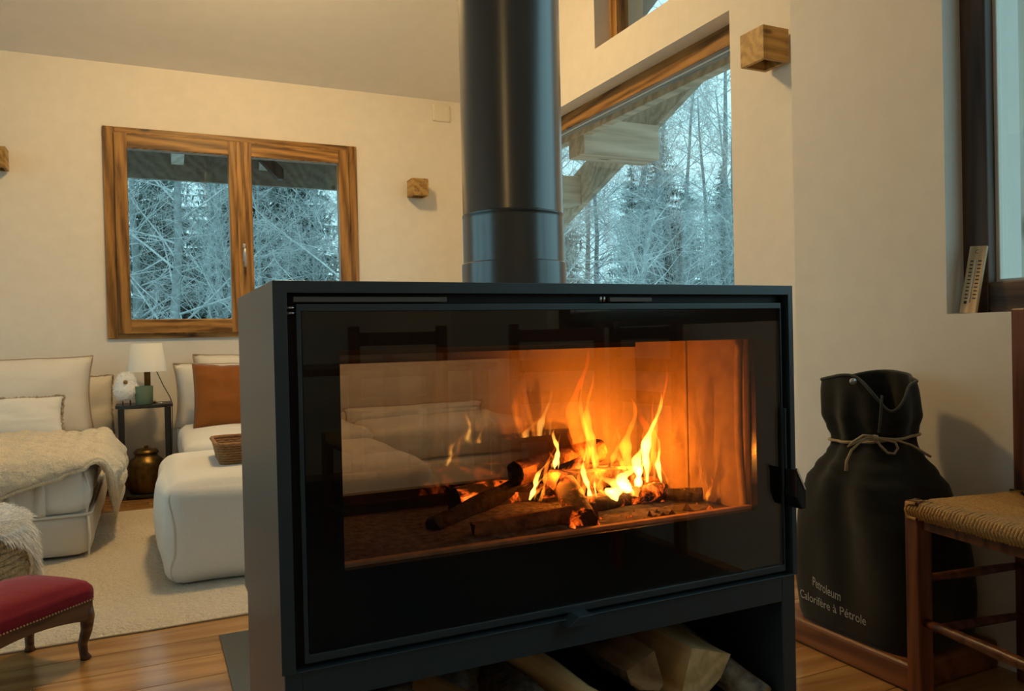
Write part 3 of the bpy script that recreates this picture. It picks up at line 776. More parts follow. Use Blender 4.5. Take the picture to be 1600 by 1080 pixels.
for (p, w_) in (((.70, .22, .635), .55), ((.56, .21, .63), .10), ((.80, .30, .65), .55)):
    l = bpy.data.lights.new('firelight', 'POINT'); l.energy = FIRE_W*w_; l.color = (1, .28, .022); l.shadow_soft_size = 0
    o = bpy.data.objects.new('firelight', l); col.objects.link(o); o.location = p; o.parent = fire

# ------------------------------------------------------------------ logs in the lower space
LG = 'logs stacked under the stove'
LL = [
 ('big pale split log with light wedge face, upper right of the pile', (.775, .195, .242), (-.06, 1, .02), .30, .086, 'split', 31, 'birchbark', 'split', 3.65),
 ('brown split log beside the big pale wedge in the pile', (.655, .19, .275), (-.04, 1, 0), .28, .058, 'split', 32, 'bark', 'splitdark', 4.6),
 ('mossy grey barked log at the right end of the pile', (.875, .17, .235), (-.38, 1, .42), .32, .030, 'round', 33, 'birchbark', 'split', 0),
 ('pale squared log lying below the big wedge log', (.86, .15, .135), (-.35, 1, .0), .26, .045, 'split', 34, 'bark', 'split', 1.2),
 ('small light barked stick in the middle of the pile', (.500, .13, .275), (-.40, 1, .30), .24, .028, 'round', 35, 'split', 'split', 0),
 ('dark round log at the middle of the pile', (.435, .17, .235), (.05, 1, 0), .30, .052, 'round', 36, 'bark', 'splitdark', 0),
 ('short twisted stick left of the middle of the pile', (.335, .12, .258), (-.7, 1, .25), .22, .022, 'round', 37, 'splitdark', 'split', 0),
 ('broad grey barked log at the left of the pile', (.300, .23, .225), (1, .2, 0), .34, .055, 'round', 38, 'birchbark', 'split', 0),
 ('brown split log lying under the middle sticks', (.560, .16, .165), (.15, 1, 0), .30, .055, 'split', 39, 'bark', 'splitdark', 3.0),
 ('round log at the bottom of the pile on the right', (.690, .20, .085), (.05, 1, 0), .32, .056, 'round', 40, 'bark', 'split', 0),
 ('round log at the bottom of the pile in the middle', (.500, .20, .080), (-.05, 1, 0), .32, .052, 'round', 41, 'bark', 'split', 0),
 ('round log at the bottom of the pile on the left', (.320, .20, .085), (.0, 1, 0), .32, .056, 'round', 42, 'birchbark', 'split', 0),
]
for (lab, loc, d, L, r, kd, sd, bk, fc, ro) in LL: log('firewood_log', lab, 'log', loc, d, L, r, kd, sd, bk, fc, LG, ro)

# ================================================================== LIGHTING OBJECTS OF THE ROOM
pl = thing('pendant_lamp', 'round white pendant lamp hanging from the sloped ceiling above the sofas', 'lamp', (.30, 2.40, 3.10))
MB().tube([(0, 0, .13), (0, 0, ceil_z(2.40)-3.10)], .004, 6).build('cord', 'blackmetal', pl)
MB().lathe([(.02, .12), (.03, .12), (.03, .165), (.02, .17)], 20).build('cap', 'brass', pl, smooth=True)
MB().lathe([(.03, .125), (.14, .06), (.20, -.02), (.196, -.022), (.136, .055), (.028, .12)], 40, cap=False).build('shade', 'shade', pl, smooth=True)
def lamp_light(parent, w, loc, col_=LAMP_COL, r=.13):
    l = bpy.data.lights.new('bulb_light', 'POINT'); l.energy = w; l.color = col_; l.shadow_soft_size = r
    o = bpy.data.objects.new('bulb_light', l); col.objects.link(o); o.parent = parent; o.location = loc; return o
lamp_light(pl, LAMP_W, (0, 0, -.06))
pl2 = copy_tree(pl); pl2.location = (-1.0, -1.6, 3.0); pl2['label'] = 'unseen round white pendant lamp added behind the camera as warm fill'  # second pendant is an added, unseen warm fill
for c in pl2.children:
    if c.name.startswith('bulb_light'): c.data = c.data.copy(); c.data.energy = LAMP_W*.05

# ------------------------------------------------------------------ wooden cube sconces
def sconce(label, loc, rz):
    t = thing('wall_sconce', label, 'wall lamp', loc, rz, 'wooden cube wall lamps'); h = .0625; w = .016
    mb = MB(); mb.box(-h, h, -.145, -.145+w, -h, h); mb.box(-h, -h+w, -.145+w, -.02, -h, h); mb.box(h-w, h, -.145+w, -.02, -h, h); mb.box(-h+w, h-w, -.02-w, -.02, -h, h)
    mb.build('cube', 'sconce', t, .0015)
    MB().box(-.040, .040, -.0205, 0, -.05, .045).build('wall_mount', 'grey', t, .002)
    MB().box(-.045, .045, -.125, -.04, -.006, .006).build('lamp_plate', 'blackmetal', t)
    return t
sconce('wooden cube wall lamp right of the double window', (1.668, YL, 2.022), 0)
sconce('wooden cube wall lamp cut by the left edge of the photo', (-.955, YL, 2.040), 0)
sconce('wooden cube wall lamp right of the picture window', (XR, 1.118, 1.990), -PI/2)
cp = MB().rbox(.142, .012, .128, .005, 6).build('cover_plate', 'white', loc=(1.895, YL-.0065, 2.618), smooth=True)
tag(cp, 'blank square cover plate on the wall under the ceiling line', 'cover plate')

# ------------------------------------------------------------------ rug
rg = thing('rug', 'large cream wool rug under the sofas on oak floor', 'rug')
mb = MB(); nx, ny = 60, 40
for i in range(nx+1):
    for j in range(ny+1):
        x, y_ = -2.2+4.2*i/nx, 1.57+2.03*j/ny; e = i in (0, nx) or j in (0, ny)
        mb.v.append(V((x, y_+(0 if j else .004*math.sin(x*9)), (.004 if e else .013+.0015*mnoise.noise(V((x*4, y_*4, 0)))))))
for i in range(nx):
    for j in range(ny): a = i*(ny+1)+j; mb.f.append((a, a+ny+1, a+ny+2, a+1))
mb.build('pile', 'rug', rg, smooth=True)
ed = MB().box(-2.2, 2.0, 1.568, 3.602, .0005, .005); ed.build('backing', 'pip', rg)

# ------------------------------------------------------------------ sofas
def rim_tube(mb, r, n=6, wave=0, seed=0):
    pts = mb.rim; t = MB()
    if wave:
        rng = random.Random(seed); out = []
        for i, p in enumerate(pts):
            q = pts[(i+1) % len(pts)]
            for s_ in range(3): out.append(p.lerp(q, s_/3)+V((rng.uniform(-1, 1), rng.uniform(-1, 1), rng.uniform(-1, 1)))*wave)
        pts = out
    t.tube(pts, r, n, closed=True); return t
def cushion(label, w, h, t, loc, rot, m, pip=None, seed=0, cat='cushion', group=None, wave=0, nzamp=.014, pr=.005, name='cushion', sag=0):
    e = thing(name, label, cat, loc, group=group); e.rotation_euler = rot
    mb = MB().pillow(w, h, t, seed=seed, nzamp=nzamp, sag=sag); mb.build('cover', m, e, smooth=True)
    if pip: rim_tube(mb, pr, 6, wave, seed).build('piping', pip, e, smooth=True)
    return e
# left chaise
sl = thing('chaise_sofa', 'low cream slipcovered chaise under the plush throw, left of the side table', 'sofa')
MB().rbox(1.20, 1.72, .19, .045, 16, (-1.0, 3.46, .111), nzamp=.006, seed=1).build('base', 'cream', sl, smooth=True)
MB().rbox(1.19, 1.71, .21, .055, 20, (-1.0, 3.46, .300), puff=.01, nzamp=.014, nzf=6, seed=2).build('seat_cushion', 'stripe', sl, smooth=True)
def loop_rect(x0, x1, y0, y1, z, r=.05, n=5):
    P = []
    for (cx, cy, a0) in ((x1-r, y1-r, 0), (x0+r, y1-r, PI/2), (x0+r, y0+r, PI), (x1-r, y0+r, 1.5*PI)):
        for i in range(n+1):
            a = a0+PI/2*i/n; P.append((cx+r*math.cos(a), cy+r*math.sin(a), z))
    return P
MB().tube(loop_rect(-1.602, -.398, 2.598, 4.322, .198), .006, 6, closed=True).build('piping', 'cream2', sl, smooth=True)
MB().tube([(-.412, 2.612, .02), (-.405, 2.605, .10), (-.41, 2.608, .19)], .005, 6).build('corner_piping', 'cream2', sl, smooth=True)
MB().tube([(-.415, 2.612, .20), (-.402, 2.600, .30), (-.425, 2.625, .39)], .005, 6).build('corner_piping', 'cream2', sl, smooth=True)
for x in (-.82, -.71, -.60):
    mb = MB(); 
    for i in range(9):
        z = .205+.18*i/8; mb.v += [V((x, 2.5955-.004*math.sin(i*.8), z)), V((x+.035, 2.5955-.004*math.sin(i*.8), z))]
    for i in range(8): mb.f.append((2*i, 2*i+1, 2*i+3, 2*i+2))
    o = mb.build('stripe_band', 'cream2', sl, smooth=True); s_ = o.modifiers.new('s', 'SOLIDIFY'); s_.thickness = .004
cushion('big cream back cushion with beige piping on the left chaise', 1.06, .455, .24, (-.99, 4.10, .400), (-.10, 0, 0), 'cream', 'pip', 3)
cushion('cream side cushion behind the left back cushion, next to the fluffy bird', .50, .36, .16, (-.61, 4.27, .372), (-.02, 0, 0), 'cream', 'pip', 4, wave=.004)
cushion('small cream pillow with knotted edging leaning on the left chaise', .62, .235, .14, (-.905, 3.85, .412), (-.30, 0, 0), 'cream2', 'pip', 5, wave=.006, pr=.007, cat='pillow', name='throw_pillow')
# plush throw
XE, YE, ZS = -.385, 2.590, .418
def fold(a, b):
    R_ = .045
    ex = max(0, a-XE); ey = max(0, YE-b)
    def drop(e):      # quarter-round then straight down: returns horizontal, vertical
        L = R_*PI/2
        if e < L: th = e/R_; return R_*math.sin(th), R_*(1-math.cos(th))
        return R_, R_+(e-L)
    hx, vx = drop(ex); hy, vy = drop(ey)
    x = min(a, XE)+hx+(.05*vx if ex else 0); y_ = max(b, YE)-hy-(.04*vy if ey else 0)
    return V((x, y_, max(.03, ZS-max(vx, vy)-.25*min(vx, vy))))
tb = MB(); NU, NV = 90, 60
for i in range(NU+1):
    u = i/NU; a = -1.62+u*(1.62-.075)
    br_ = 3.98-.55*u**1.3+.04*math.sin(u*9)
    if u < .78: bf = 2.10+.45*(u/.78)+.02*math.sin(u*13)
    else: w_ = (u-.78)/.22; bf = 2.55+.34*w_**1.2
    for j in range(NV+1):
        t = j/NV; b_ = br_+(bf-br_)*t
        p = fold(a, b_)
        qx, qy = (a+b_)*21, (a-b_)*21
        q = .034*(abs(math.sin(qx))*abs(math.sin(qy)))**.5
        q += .018*mnoise.noise(V((a*3.3, b_*3.3, 2)))+.010*mnoise.noise(V((a*9, b_*9, 5)))+.012*abs(math.sin(b_*8+a*2))
        ed_ = min(1, min(t, 1-t)*9, (1-u)*12)
        nn = V((1, 0, .25)) if (a-XE) > .07 else V((0, -1, .25)) if (YE-b_) > .07 else V((0, 0, 1))
        tb.v.append(p+nn.normalized()*(.012+q*ed_))
for i in range(NU):
    for j in range(NV): a = i*(NV+1)+j; tb.f.append((a, a+1, a+NV+2, a+NV+1))
th_ = thing('plush_throw', 'quilted beige plush throw spread over the left chaise', 'blanket')
o = tb.build('fabric', 'throw', th_, smooth=True); s_ = o.modifiers.new('s', 'SOLIDIFY'); s_.thickness = .030; s_.offset = -.3
hem = [tb.v[i*(NV+1)+NV] for i in range(NU+1)]
MB().tube([p+V((0, 0, -.004)) for p in hem], .011, 6).build('hem', 'throw', th_, smooth=True)

# right sofa behind the stove with ottoman
sr_ = thing('cream_sofa', 'long cream slipcovered sofa partly hidden behind the stove', 'sofa')
MB().rbox(1.95, 1.22, .21, .05, 16, (.985, 3.66, .1215), nzamp=.008, seed=6).build('base', 'cream', sr_, smooth=True)
for (cx, w_) in ((.485, .98), (1.47, .98)):
    MB().rbox(w_, 1.22, .20, .06, 16, (cx, 3.66, .318), puff=.015, nzamp=.014, seed=int(cx*10)).build('seat_cushion', 'cream2', sr_, smooth=True)
MB().tube([(.002, 3.06, .22), (-.004, 3.3, .225), (-.002, 4.0, .222)], .006, 6).build('piping', 'stripe', sr_, smooth=True)
cushion('cream back cushion with beige piping between side table and rust cushion', .92, .40, .22, (.438, 4.06, .395), (-.08, 0, 0), 'cream', 'pip', 7)
cushion('taller cream back cushion behind the rust cushion', .86, .46, .18, (.53, 4.24, .385), (-.03, 0, 0), 'cream', 'pip', 8)
cushion('cream back cushion seen through the stove glass', .96, .11, .34, (1.42, 3.72, .375), (-.10, 0, 0), 'cream2', 'pip', 9)
cushion('rust velvet cushion standing on the cream sofa', .44, .40, .17, (.285, 3.72, .405), (-.28, .02, 0), 'ochre', None, 10, nzamp=.02, name='velvet_cushion')
ot = thing('ottoman', 'large cream upholstered ottoman on the rug beside the stove', 'ottoman')
ob = MB().rbox(1.05, .92, .385, .065, 24, (.40, 2.40, .2065), puff=.03, bulge=.035, nzamp=.012, nzf=4, seed=12); ob.build('body', 'cream2', ot, smooth=True)
pp_ = []
for k in range(13):
    zl = .028+k*.0305; best = min((p for p in ob.v if abs(p.z-zl) < .022), key=lambda p: p.x+p.y)
    pp_.append(V((best.x-.001, best.y-.001, best.z)))
pp_.sort(key=lambda p: p.z)
MB().tube([pp_[0]]+[(pp_[i-1]+pp_[i]*2+pp_[i+1])/4 for i in range(1, 12)]+[pp_[12]], .0045, 6).build('piping', 'cream', ot, smooth=True)
MB().box(-.05, .85, 2.03, 2.82, .0135, .03).build('underside_shade_sheet', 'blackmetal', ot)  # black sheet painting the shade gap under the ottoman
# wicker tray
bk = thing('wicker_tray', 'brown wicker tray basket on the ottoman by the stove', 'basket', (.262, 2.30, .400))
def rr_path(w, d, r, z, n=8, amp=0, ph=0):
    P = []; base = loop_rect(-w/2, w/2, -d/2, d/2, z, r, n); m = len(base); out = []
    for i in range(m):
        p, q = V(base[i]), V(base[(i+1) % m]); L = (q-p).length; k_ = max(1, int(L/.012))
        for s_ in range(k_): out.append(p.lerp(q, s_/k_))
    res = []
    for i, p in enumerate(out):
        d_ = V((p.x, p.y, 0)).normalized(); res.append(p+d_*amp*math.sin(i*PI/1.5+ph))
    return res
mb = MB()
for k in range(9): mb.tube(rr_path(.36-.004*(8-k), .30-.004*(8-k), .04, .008+k*.0105, 5, .0025, k*PI), .0056, 5, closed=True)
tag(mb.build('weave', 'wicker', bk, smooth=True), kind='stuff')
MB().tube(rr_path(.372, .312, .045, .104), .009, 6, closed=True).build('rim', 'wicker', bk, smooth=True)
MB().rbox(.335, .275, .008, .003, 6, (0, 0, .005)).build('bottom', 'wicker', bk)

# ------------------------------------------------------------------ side table and the things on it
tbx, tby = -.1875, 4.06
sd = thing('side_table', 'slim black metal side table between the two sofas', 'table', (tbx, tby, 0))
def dshape(w, d, n=18):
    P = [(w/2, d/2), (-w/2, d/2)]
    for i in range(n+1):
        a = PI+PI*i/n; P.append((w/2*math.cos(a), -.02+(d/2-.02)*math.sin(a)*.9 if 0 else -d/2*.35+(d/2*.65)*math.sin(a)))
    return P
MB().prism(dshape(.315, .30), .538, .556, 2).build('table_top', 'blackmetal', sd, .002)
MB().prism(dshape(.295, .28), .008, .024, 2).build('bottom_shelf', 'blackmetal', sd, .002)
for (x, y_) in ((-.122, -.105), (.122, -.105), (-.135, .13), (.135, .13)):
    MB().box(x-.014, x+.014, y_-.010, y_+.010, 0, .539).build('leg', 'blackmetal', sd, .001)
lp = thing('table_lamp', 'small table lamp with white tapered shade and brass stem', 'lamp', (-.168, 4.11, .556))
MB().rbox(.09, .09, .012, .004, 6, (0, 0, .0065)).build('base', 'brass', lp, smooth=True)
MB().box(-.018, .018, -.018, .018, .012, .215).build('stem', 'brass', lp, .003)
mb = MB().lathe([(.112, .195), (.086, .366), (.084, .366), (.110, .195)], 48, cap=False); mb.build('lamp_shade', 'shade', lp, smooth=True)
MB().tube([(.05, .02, .20), (.09, .06, .10), (.125, .10, .03), (.14, .16, -.02), (.135, .17, -.25), (.12, .17, -.53)], .003, 6).build('cord', 'green', lp, smooth=True)
cu = thing('green_cup', 'sage green glazed cup on the side table', 'cup', (-.188, 3.985, .556))
MB().lathe([(.044, .001), (.048, .006), (.051, .112), (.047, .112), (.044, .012), (.01, .010)], 32).build('body', 'green', cu); smooth_angle(cu.children[0], 40)
MB().lathe([(.044, .09), (.020, .098), (.004, .098)], 24).build('candle_wax', 'white', cu, smooth=True)
MB().rbox(.03, .02, .008, .003, 4).build('lighter', 'chrome', loc=(-.10, 3.975, .5605), smooth=True)
tag(bpy.data.objects['lighter'], 'tiny silver trinket beside the green cup', 'trinket')
def blades(surface_pts, L, rng, w=.004, droop=.5, spread=.6):
    mb = MB()
    for (p, nrm) in surface_pts:
        d = (nrm+V((rng.uniform(-1, 1), rng.uniform(-1, 1), rng.uniform(-1, 1)))*spread).normalized()
        s_ = d.orthogonal().normalized(); s_.rotate(Matrix.Rotation(rng.uniform(0, 6.28), 3, d)); l = L*rng.uniform(.6, 1.2)
        m1 = p+d*l*.55+V((0, 0, -droop*l*.18)); m2 = p+d*l*.9+V((0, 0, -droop*l*.65))
        n0 = len(mb.v); mb.v += [p-s_*w, p+s_*w, m1+s_*w*.8, m1-s_*w*.8, m2]; mb.f += [(n0, n0+1, n0+2, n0+3), (n0+3, n0+2, n0+4)]
    return mb
bd = thing('fluffy_bird', 'white fluffy toy bird with brown beak on the side table', 'toy', (-.283, 4.01, .556))
mb = MB(); prof = [(.012, .030), (.045, .040), (.066, .075), (.066, .105), (.054, .14), (.047, .165), (.036, .185), (.012, .196)]
mb.lathe(prof, 24); mb.build('body', 'fur', bd, smooth=True)
rb = random.Random(4); pts = []
for i in range(1500):
    a = rb.uniform(0, 2*PI); t = rb.random(); f = t*(len(prof)-1); k = min(int(f), len(prof)-2); r = prof[k][0]+(prof[k+1][0]-prof[k][0])*(f-k); z = prof[k][1]+(prof[k+1][1]-prof[k][1])*(f-k)
    pts.append((V((r*math.cos(a), r*math.sin(a), z)), V((math.cos(a), math.sin(a), (z-.1)*8)).normalized()))
tag(blades(pts, .012, rb, .0012, .2).build('fluff', 'fur', bd), kind='stuff')
MB().lathe([(.013, 0), (.010, .008), (.002, .022)], 10).xf(Matrix.Translation((-.002, -.055, .140)) @ Matrix.Rotation(PI/2, 4, 'X')).build('beak', 'wicker', bd, smooth=True)
for x in (-.020, .020): MB().tube([(x, -.01, .035), (x, -.012, .004), (x, -.035, .003)], .004, 6).build('foot', 'blackmetal', bd, smooth=True)
pot = thing('brass_pot', 'old lidded brass pot standing under the side table', 'pot', (-.185, 4.05, .0245))
MB().lathe([(.090, 0), (.097, .01), (.100, .08), (.100, .165), (.094, .192), (.068, .212), (.062, .225), (.064, .232)], 36).build('body', 'brass', pot, smooth=True)
ld = MB().lathe([(.070, .233), (.070, .243), (.052, .262), (.012, .268)], 32).build('lid', 'brass', pot, smooth=True)
MB().lathe([(.010, .267), (.014, .277), (.004, .284)], 16).build('knob', 'brass', ld, smooth=True)
for sx in (-1, 1): MB().tube([(sx*.094, 0, .17), (sx*.108, 0, .175), (sx*.108, 0, .13), (sx*.096, 0, .12)], .004, 6).build('handle', 'brass', pot, smooth=True)
wsk = tag(MB().rbox(.07, .012, .07, .004, 5).build('wall_socket', 'white', loc=(-.335, YL-.0065, .30), smooth=True), 'white wall socket beside the side table leg', 'socket')

# ------------------------------------------------------------------ seagrass pouf with fur
pf = thing('seagrass_pouf', 'round woven seagrass pouf half covered by white fur', 'pouf', (-.885, 2.02, .0))
mb = MB()
for k in range(15):
    z = .026+k*.0195; r = .285+.03*math.sin(PI*(k+1)/16); P = []
    for i in range(80):
        a = 2*PI*i/80; P.append((math.cos(a)*(r+.004*math.sin(i*PI/2+k*PI)), math.sin(a)*(r+.004*math.sin(i*PI/2+k*PI)), z))
    mb.tube(P, .0125, 6, closed=True)
tag(mb.build('woven_coils', 'seagrass', pf, smooth=True), kind='stuff')
MB().lathe([(.27, .015), (.295, .17), (.28, .303), (.02, .308)], 40).build('filling', 'seagrass', pf, smooth=True)
MB().tube([(.285, -.09, .13), (.315, -.10, .115), (.325, -.10, .09), (.30, -.10, .075)], .005, 6).build('handle_loop', 'blackmetal', pf, smooth=True)
fu = thing('fur_throw', 'long haired white fur draped over the woven pouf', 'fur', (-.885, 2.02, 0))
mb = MB(); NA, NR = 64, 20; fpts = []; rf_ = random.Random(9)
def fur_len(a):   # how far it hangs past the pouf edge, by angle
    d = abs((a-math.radians(38)+PI) % (2*PI)-PI); return -.055+.29*math.exp(-(d/.85)**2)
def fur_p(a, s):
    rtop = .30; R_ = .06; tot = rtop+fur_len(a)+.05; e = s*tot
    if e < rtop-.03: r, z = e, .326
    else:
        q = e-(rtop-.03); th = min(q/R_, PI/2); r = rtop-.03+R_*math.sin(th); z = .326-R_*(1-math.cos(th)); q2 = max(0, q-R_*PI/2); z -= q2; r += q2*.05
    z += .012*mnoise.noise(V((math.cos(a)*r*6, math.sin(a)*r*6, 1)))
    return V((r*math.cos(a), r*math.sin(a), z))
for j in range(NR+1):
    for i in range(NA): mb.v.append(fur_p(2*PI*i/NA, j/NR))
for j in range(NR):
    for i in range(NA): i2 = (i+1) % NA; mb.f.append((j*NA+i, j*NA+i2, (j+1)*NA+i2, (j+1)*NA+i))
o = mb.build('hide', 'fur', fu, smooth=True); s_ = o.modifiers.new('s', 'SOLIDIFY'); s_.thickness = .012; s_.offset = 1
for i in range(26000):
    a = rf_.uniform(-PI, PI); s = rf_.random()**.5; p = fur_p(a, s); o_ = V((p.x, p.y, 0)).normalized(); nrm = (V((0, 0, .5))+o_*(.3+s)).normalized() if p.z > .30 else (o_+V((0, 0, -.9))).normalized()
    fpts.append((p+nrm*.008, nrm))
tag(blades(fpts, .040, rf_, .0010, .6, .28).build('fur_hair', 'fur', fu), kind='stuff')

# ------------------------------------------------------------------ red footstool
A = V((-.351, 1.417, 0)); ax_ = math.atan2(-.72, -.69)
fs_ = thing('footstool', 'crimson velvet footstool with studded carved wooden frame', 'footstool', A, ax_)
# local x runs along the long side away from the visible corner foot, local y towards the short end's other foot (negative)
SX, SY = .40, -.215
yy0, yy1 = min(0, SY), max(0, SY)
def cabriole(x, y_, dx, dy):
    P = [(x-dx*.002, y_-dy*.002, .150), (x-dx*.006, y_-dy*.006, .125), (x-dx*.004, y_-dy*.004, .085), (x+dx*.004, y_+dy*.004, .045), (x+dx*.002, y_+dy*.002, .015), (x-dx*.002, y_-dy*.002, 0)]
    return MB().tube(P, [.022, .020, .016, .013, .012, .016], 10)
for (x, y_, dx, dy) in ((0, 0, 1, -1), (SX, 0, -1, -1), (0, SY, 1, 1), (SX, SY, -1, 1)):
    cabriole(x, y_, dx, dy).build('leg', 'walnut', fs_, smooth=True)
def apron(p, q, name='apron'):
    P, Q = V(p), V(q); n = 14; mb = MB(); d = (Q-P).normalized(); s_ = V((-d.y, d.x, 0))*.010
    for i in range(n+1):
        t = i/n; c = P.lerp(Q, t); zb = .108+.034*math.sin(PI*t)**.8
        for (o_, z) in ((-s_, zb), (s_, zb), (s_, .172), (-s_, .172)): mb.v.append(V((c.x, c.y, z))+V((o_.x, o_.y, 0)))
    for i in range(n):
        for k in range(4): k2 = (k+1) % 4; mb.f.append((4*i+k, 4*i+k2, 4*i+4+k2, 4*i+4+k))
    mb.f += [(3, 2, 1, 0), (4*n, 4*n+1, 4*n+2, 4*n+3)]
    return mb.build(name, 'walnut', fs_, .002)
e_ = .012
apron((-e_, e_, 0), (SX+e_, e_, 0)); apron((-e_, SY-e_, 0), (SX+e_, SY-e_, 0)); apron((-e_, e_, 0), (-e_, SY-e_, 0)); apron((SX+e_, e_, 0), (SX+e_, SY-e_, 0))
MB().rbox(SX+.052, -SY+.052, .062, .026, 18, (SX/2, SY/2, .192), puff=.036, nzamp=.003, seed=3).build('velvet_seat', 'red', fs_, smooth=True)
mb = MB()
def nails(p, q):
    P, Q = V(p), V(q); n = int((Q-P).length/.0095)
    for i in range(n+1):
        c = P.lerp(Q, i/n); r = .0036
        mb.add([c+V(k)*r for k in ((1, 0, 0), (-1, 0, 0), (0, 1, 0), (0, -1, 0), (0, 0, 1), (0, 0, -1))], [(0, 2, 4), (2, 1, 4), (1, 3, 4), (3, 0, 4), (2, 0, 5), (1, 2, 5), (3, 1, 5), (0, 3, 5)])
e2 = .025
for (p, q) in (((-.01, e2, .1745), (SX+.01, e2, .1745)), ((-.01, SY-e2, .1745), (SX+.01, SY-e2, .1745)), ((-e2, .01, .1745), (-e2, SY-.01, .1745)), ((SX+e2, .01, .1745), (SX+e2, SY-.01, .1745))): nails(p, q)
tag(mb.build('nail_trim', 'nail', fs_), kind='stuff')

# ------------------------------------------------------------------ board and canvas sack by the right wall
pb = tag(MB().box(1.530, 1.870, .160, .640, .0005, .074).build('wooden_plinth', 'plinth', bevel=.012, seg=3), 'low reddish brown wooden plinth under the canvas sack', 'plinth')
sk = thing('canvas_sack', 'dark canvas sack tied with string on the wooden plinth', 'sack', (1.695, .378, .0745))
HX, HY = .163, .200
prof = [(0, .96), (.02, 1.0), (.10, 1.02), (.20, 1.01), (.30, .98), (.37, .92), (.41, .88), (.45, .76), (.49, .62), (.515, .56), (.535, .55), (.56, .60), (.60, .67), (.66, .68), (.72, .645)]
def prof_r(z):
    for (z0, r0), (z1, r1) in zip(prof, prof[1:]):
        if z <= z1: t = (z-z0)/(z1-z0); t = t*t*(3-2*t); return r0+(r1-r0)*t
    return prof[-1][1]
def lerp(a, b, t): return a+(b-a)*max(0, min(1, t))
def rim_z(a):
    d = (a-math.radians(243)+PI) % (2*PI)-PI
    return .700-.085*math.exp(-(d/.42)**2)+.012*math.sin(2*a+1)
def sack_p(a, z):
    r = prof_r(z); n = lerp(4.5, 2.1, (z-.15)/.36)
    c, s = math.cos(a), math.sin(a); k = (abs(c)**n+abs(s)**n)**(-1/n)
    hx, hy = lerp(HX, .178, (z-.3)/.2), lerp(HY, .178, (z-.3)/.2)
    f = math.exp(-((z-.53)/.13)**2); f2 = math.exp(-((z-.34)/.20)**2)
    r *= 1+.060*f*math.sin(9*a+2.0*math.sin(z*7))+.06*f2*math.sin(5*a+1+3*z)+.02*f2*math.sin(11*a+2*z)+.02*math.sin(3*a+z*12)*min(1, z*4)
    if z > .60: r *= 1+.05*math.sin(3*a+.6)*(z-.6)/.1
    lean = -max(0, z-.30)*.10
    bulge = .012*mnoise.noise(V((c*2, s*2, z*5)))*min(1, z*8)
    return V(((k*r*hx+bulge)*c+lean*.5, (k*r*hy+bulge)*s-lean*.45, z))
NA, NZ = 120, 70; mb = MB()
for j in range(NZ+1):
    for i in range(NA):
        a = 2*PI*i/NA; zr = rim_z(a); t = j/NZ; z = .555*t/.72 if t < .72 else .555+(zr-.555)*(t-.72)/.28
        mb.v.append(sack_p(a, z))
for j in range(NZ):
    for i in range(NA): i2 = (i+1) % NA; mb.f.append((j*NA+i, j*NA+i2, (j+1)*NA+i2, (j+1)*NA+i))
mb.f.append(tuple(reversed(range(NA))))
o = mb.build('cloth', 'canvas', sk, smooth=True); s_ = o.modifiers.new('s', 'SOLIDIFY'); s_.thickness = .004
rimp = [mb.v[NZ*NA+i] for i in range(NA)]
MB().tube([p+V((0, 0, .001)) for p in rimp], .0042, 6, closed=True).build('rim_hem', 'hem', sk, smooth=True)
# loose overlapping flap edge in front of the collar
fa = math.radians(226)
fp_ = [sack_p(fa+.10*t, .56+.10*t)+V((-.008-.010*t, -.010-.010*t, 0)) for t in (0, .25, .5, .75, 1)]
MB().tube(fp_, .0035, 6).build('flap_seam', 'hem', sk, smooth=True)
sb_ = sack_p(math.radians(200), .695); MB().lathe([(.009, -.003), (.009, .002), (.004, .004)], 16).xf(Matrix.Translation(sb_+V((-.008, -.006, 0))) @ Matrix.Rotation(math.radians(-40), 4, 'Z') @ Matrix.Rotation(-PI/2, 4, 'X')).build('snap_button', 'grey', sk, smooth=True)
# string and bow
def out_p(a, z, e): p = sack_p(a, z); d = V((p.x, p.y, 0)).normalized(); return p+d*e
MB().tube([out_p(2*PI*i/60, .535+.012*math.sin(2*PI*i/60+2.2), .005) for i in range(60)], .0042, 6, closed=True).build('string', 'string', sk, smooth=True)
kp = out_p(math.radians(222), .545, .012); rv = V((.905, -.42, 0)); uv = V((0, 0, 1)); nv = V((-.77, -.63, 0))
def bw(pts): return [kp+rv*x+uv*z+nv*n_ for x, z, n_ in pts]
MB().tube(bw([(0, 0, 0), (.015, -.02, .008), (.035, -.040, .012), (.052, -.042, .012), (.062, -.028, .010), (.055, -.012, .008), (.030, -.006, .006), (0, 0, 0)]), .0036, 6).build('bow_loop', 'string', sk, smooth=True)
MB().tube(bw([(0, 0, 0), (-.02, .002, .008), (-.055, -.012, .010), (-.072, -.020, .008), (-.060, -.010, .010), (-.03, .008, .008), (0, .004, .002)]), .0036, 6).build('bow_loop', 'string', sk, smooth=True)
MB().tube(bw([(0, 0, 0), (-.035, -.006, .010), (-.062, -.030, .012), (-.076, -.06, .012), (-.077, -.085, .010)]), [.0034, .0034, .0034, .0036, .005], 6).build('string_end', 'string', sk, smooth=True)
MB().tube(bw([(0, 0, 0), (.05, -.004, .008), (.10, -.022, .004), (.15, -.055, -.006)]), .0036, 6).build('string_end', 'string', sk, smooth=True)
MB().rbox(.018, .018, .016, .006, 5, kp).build('knot', 'string', sk, smooth=True)
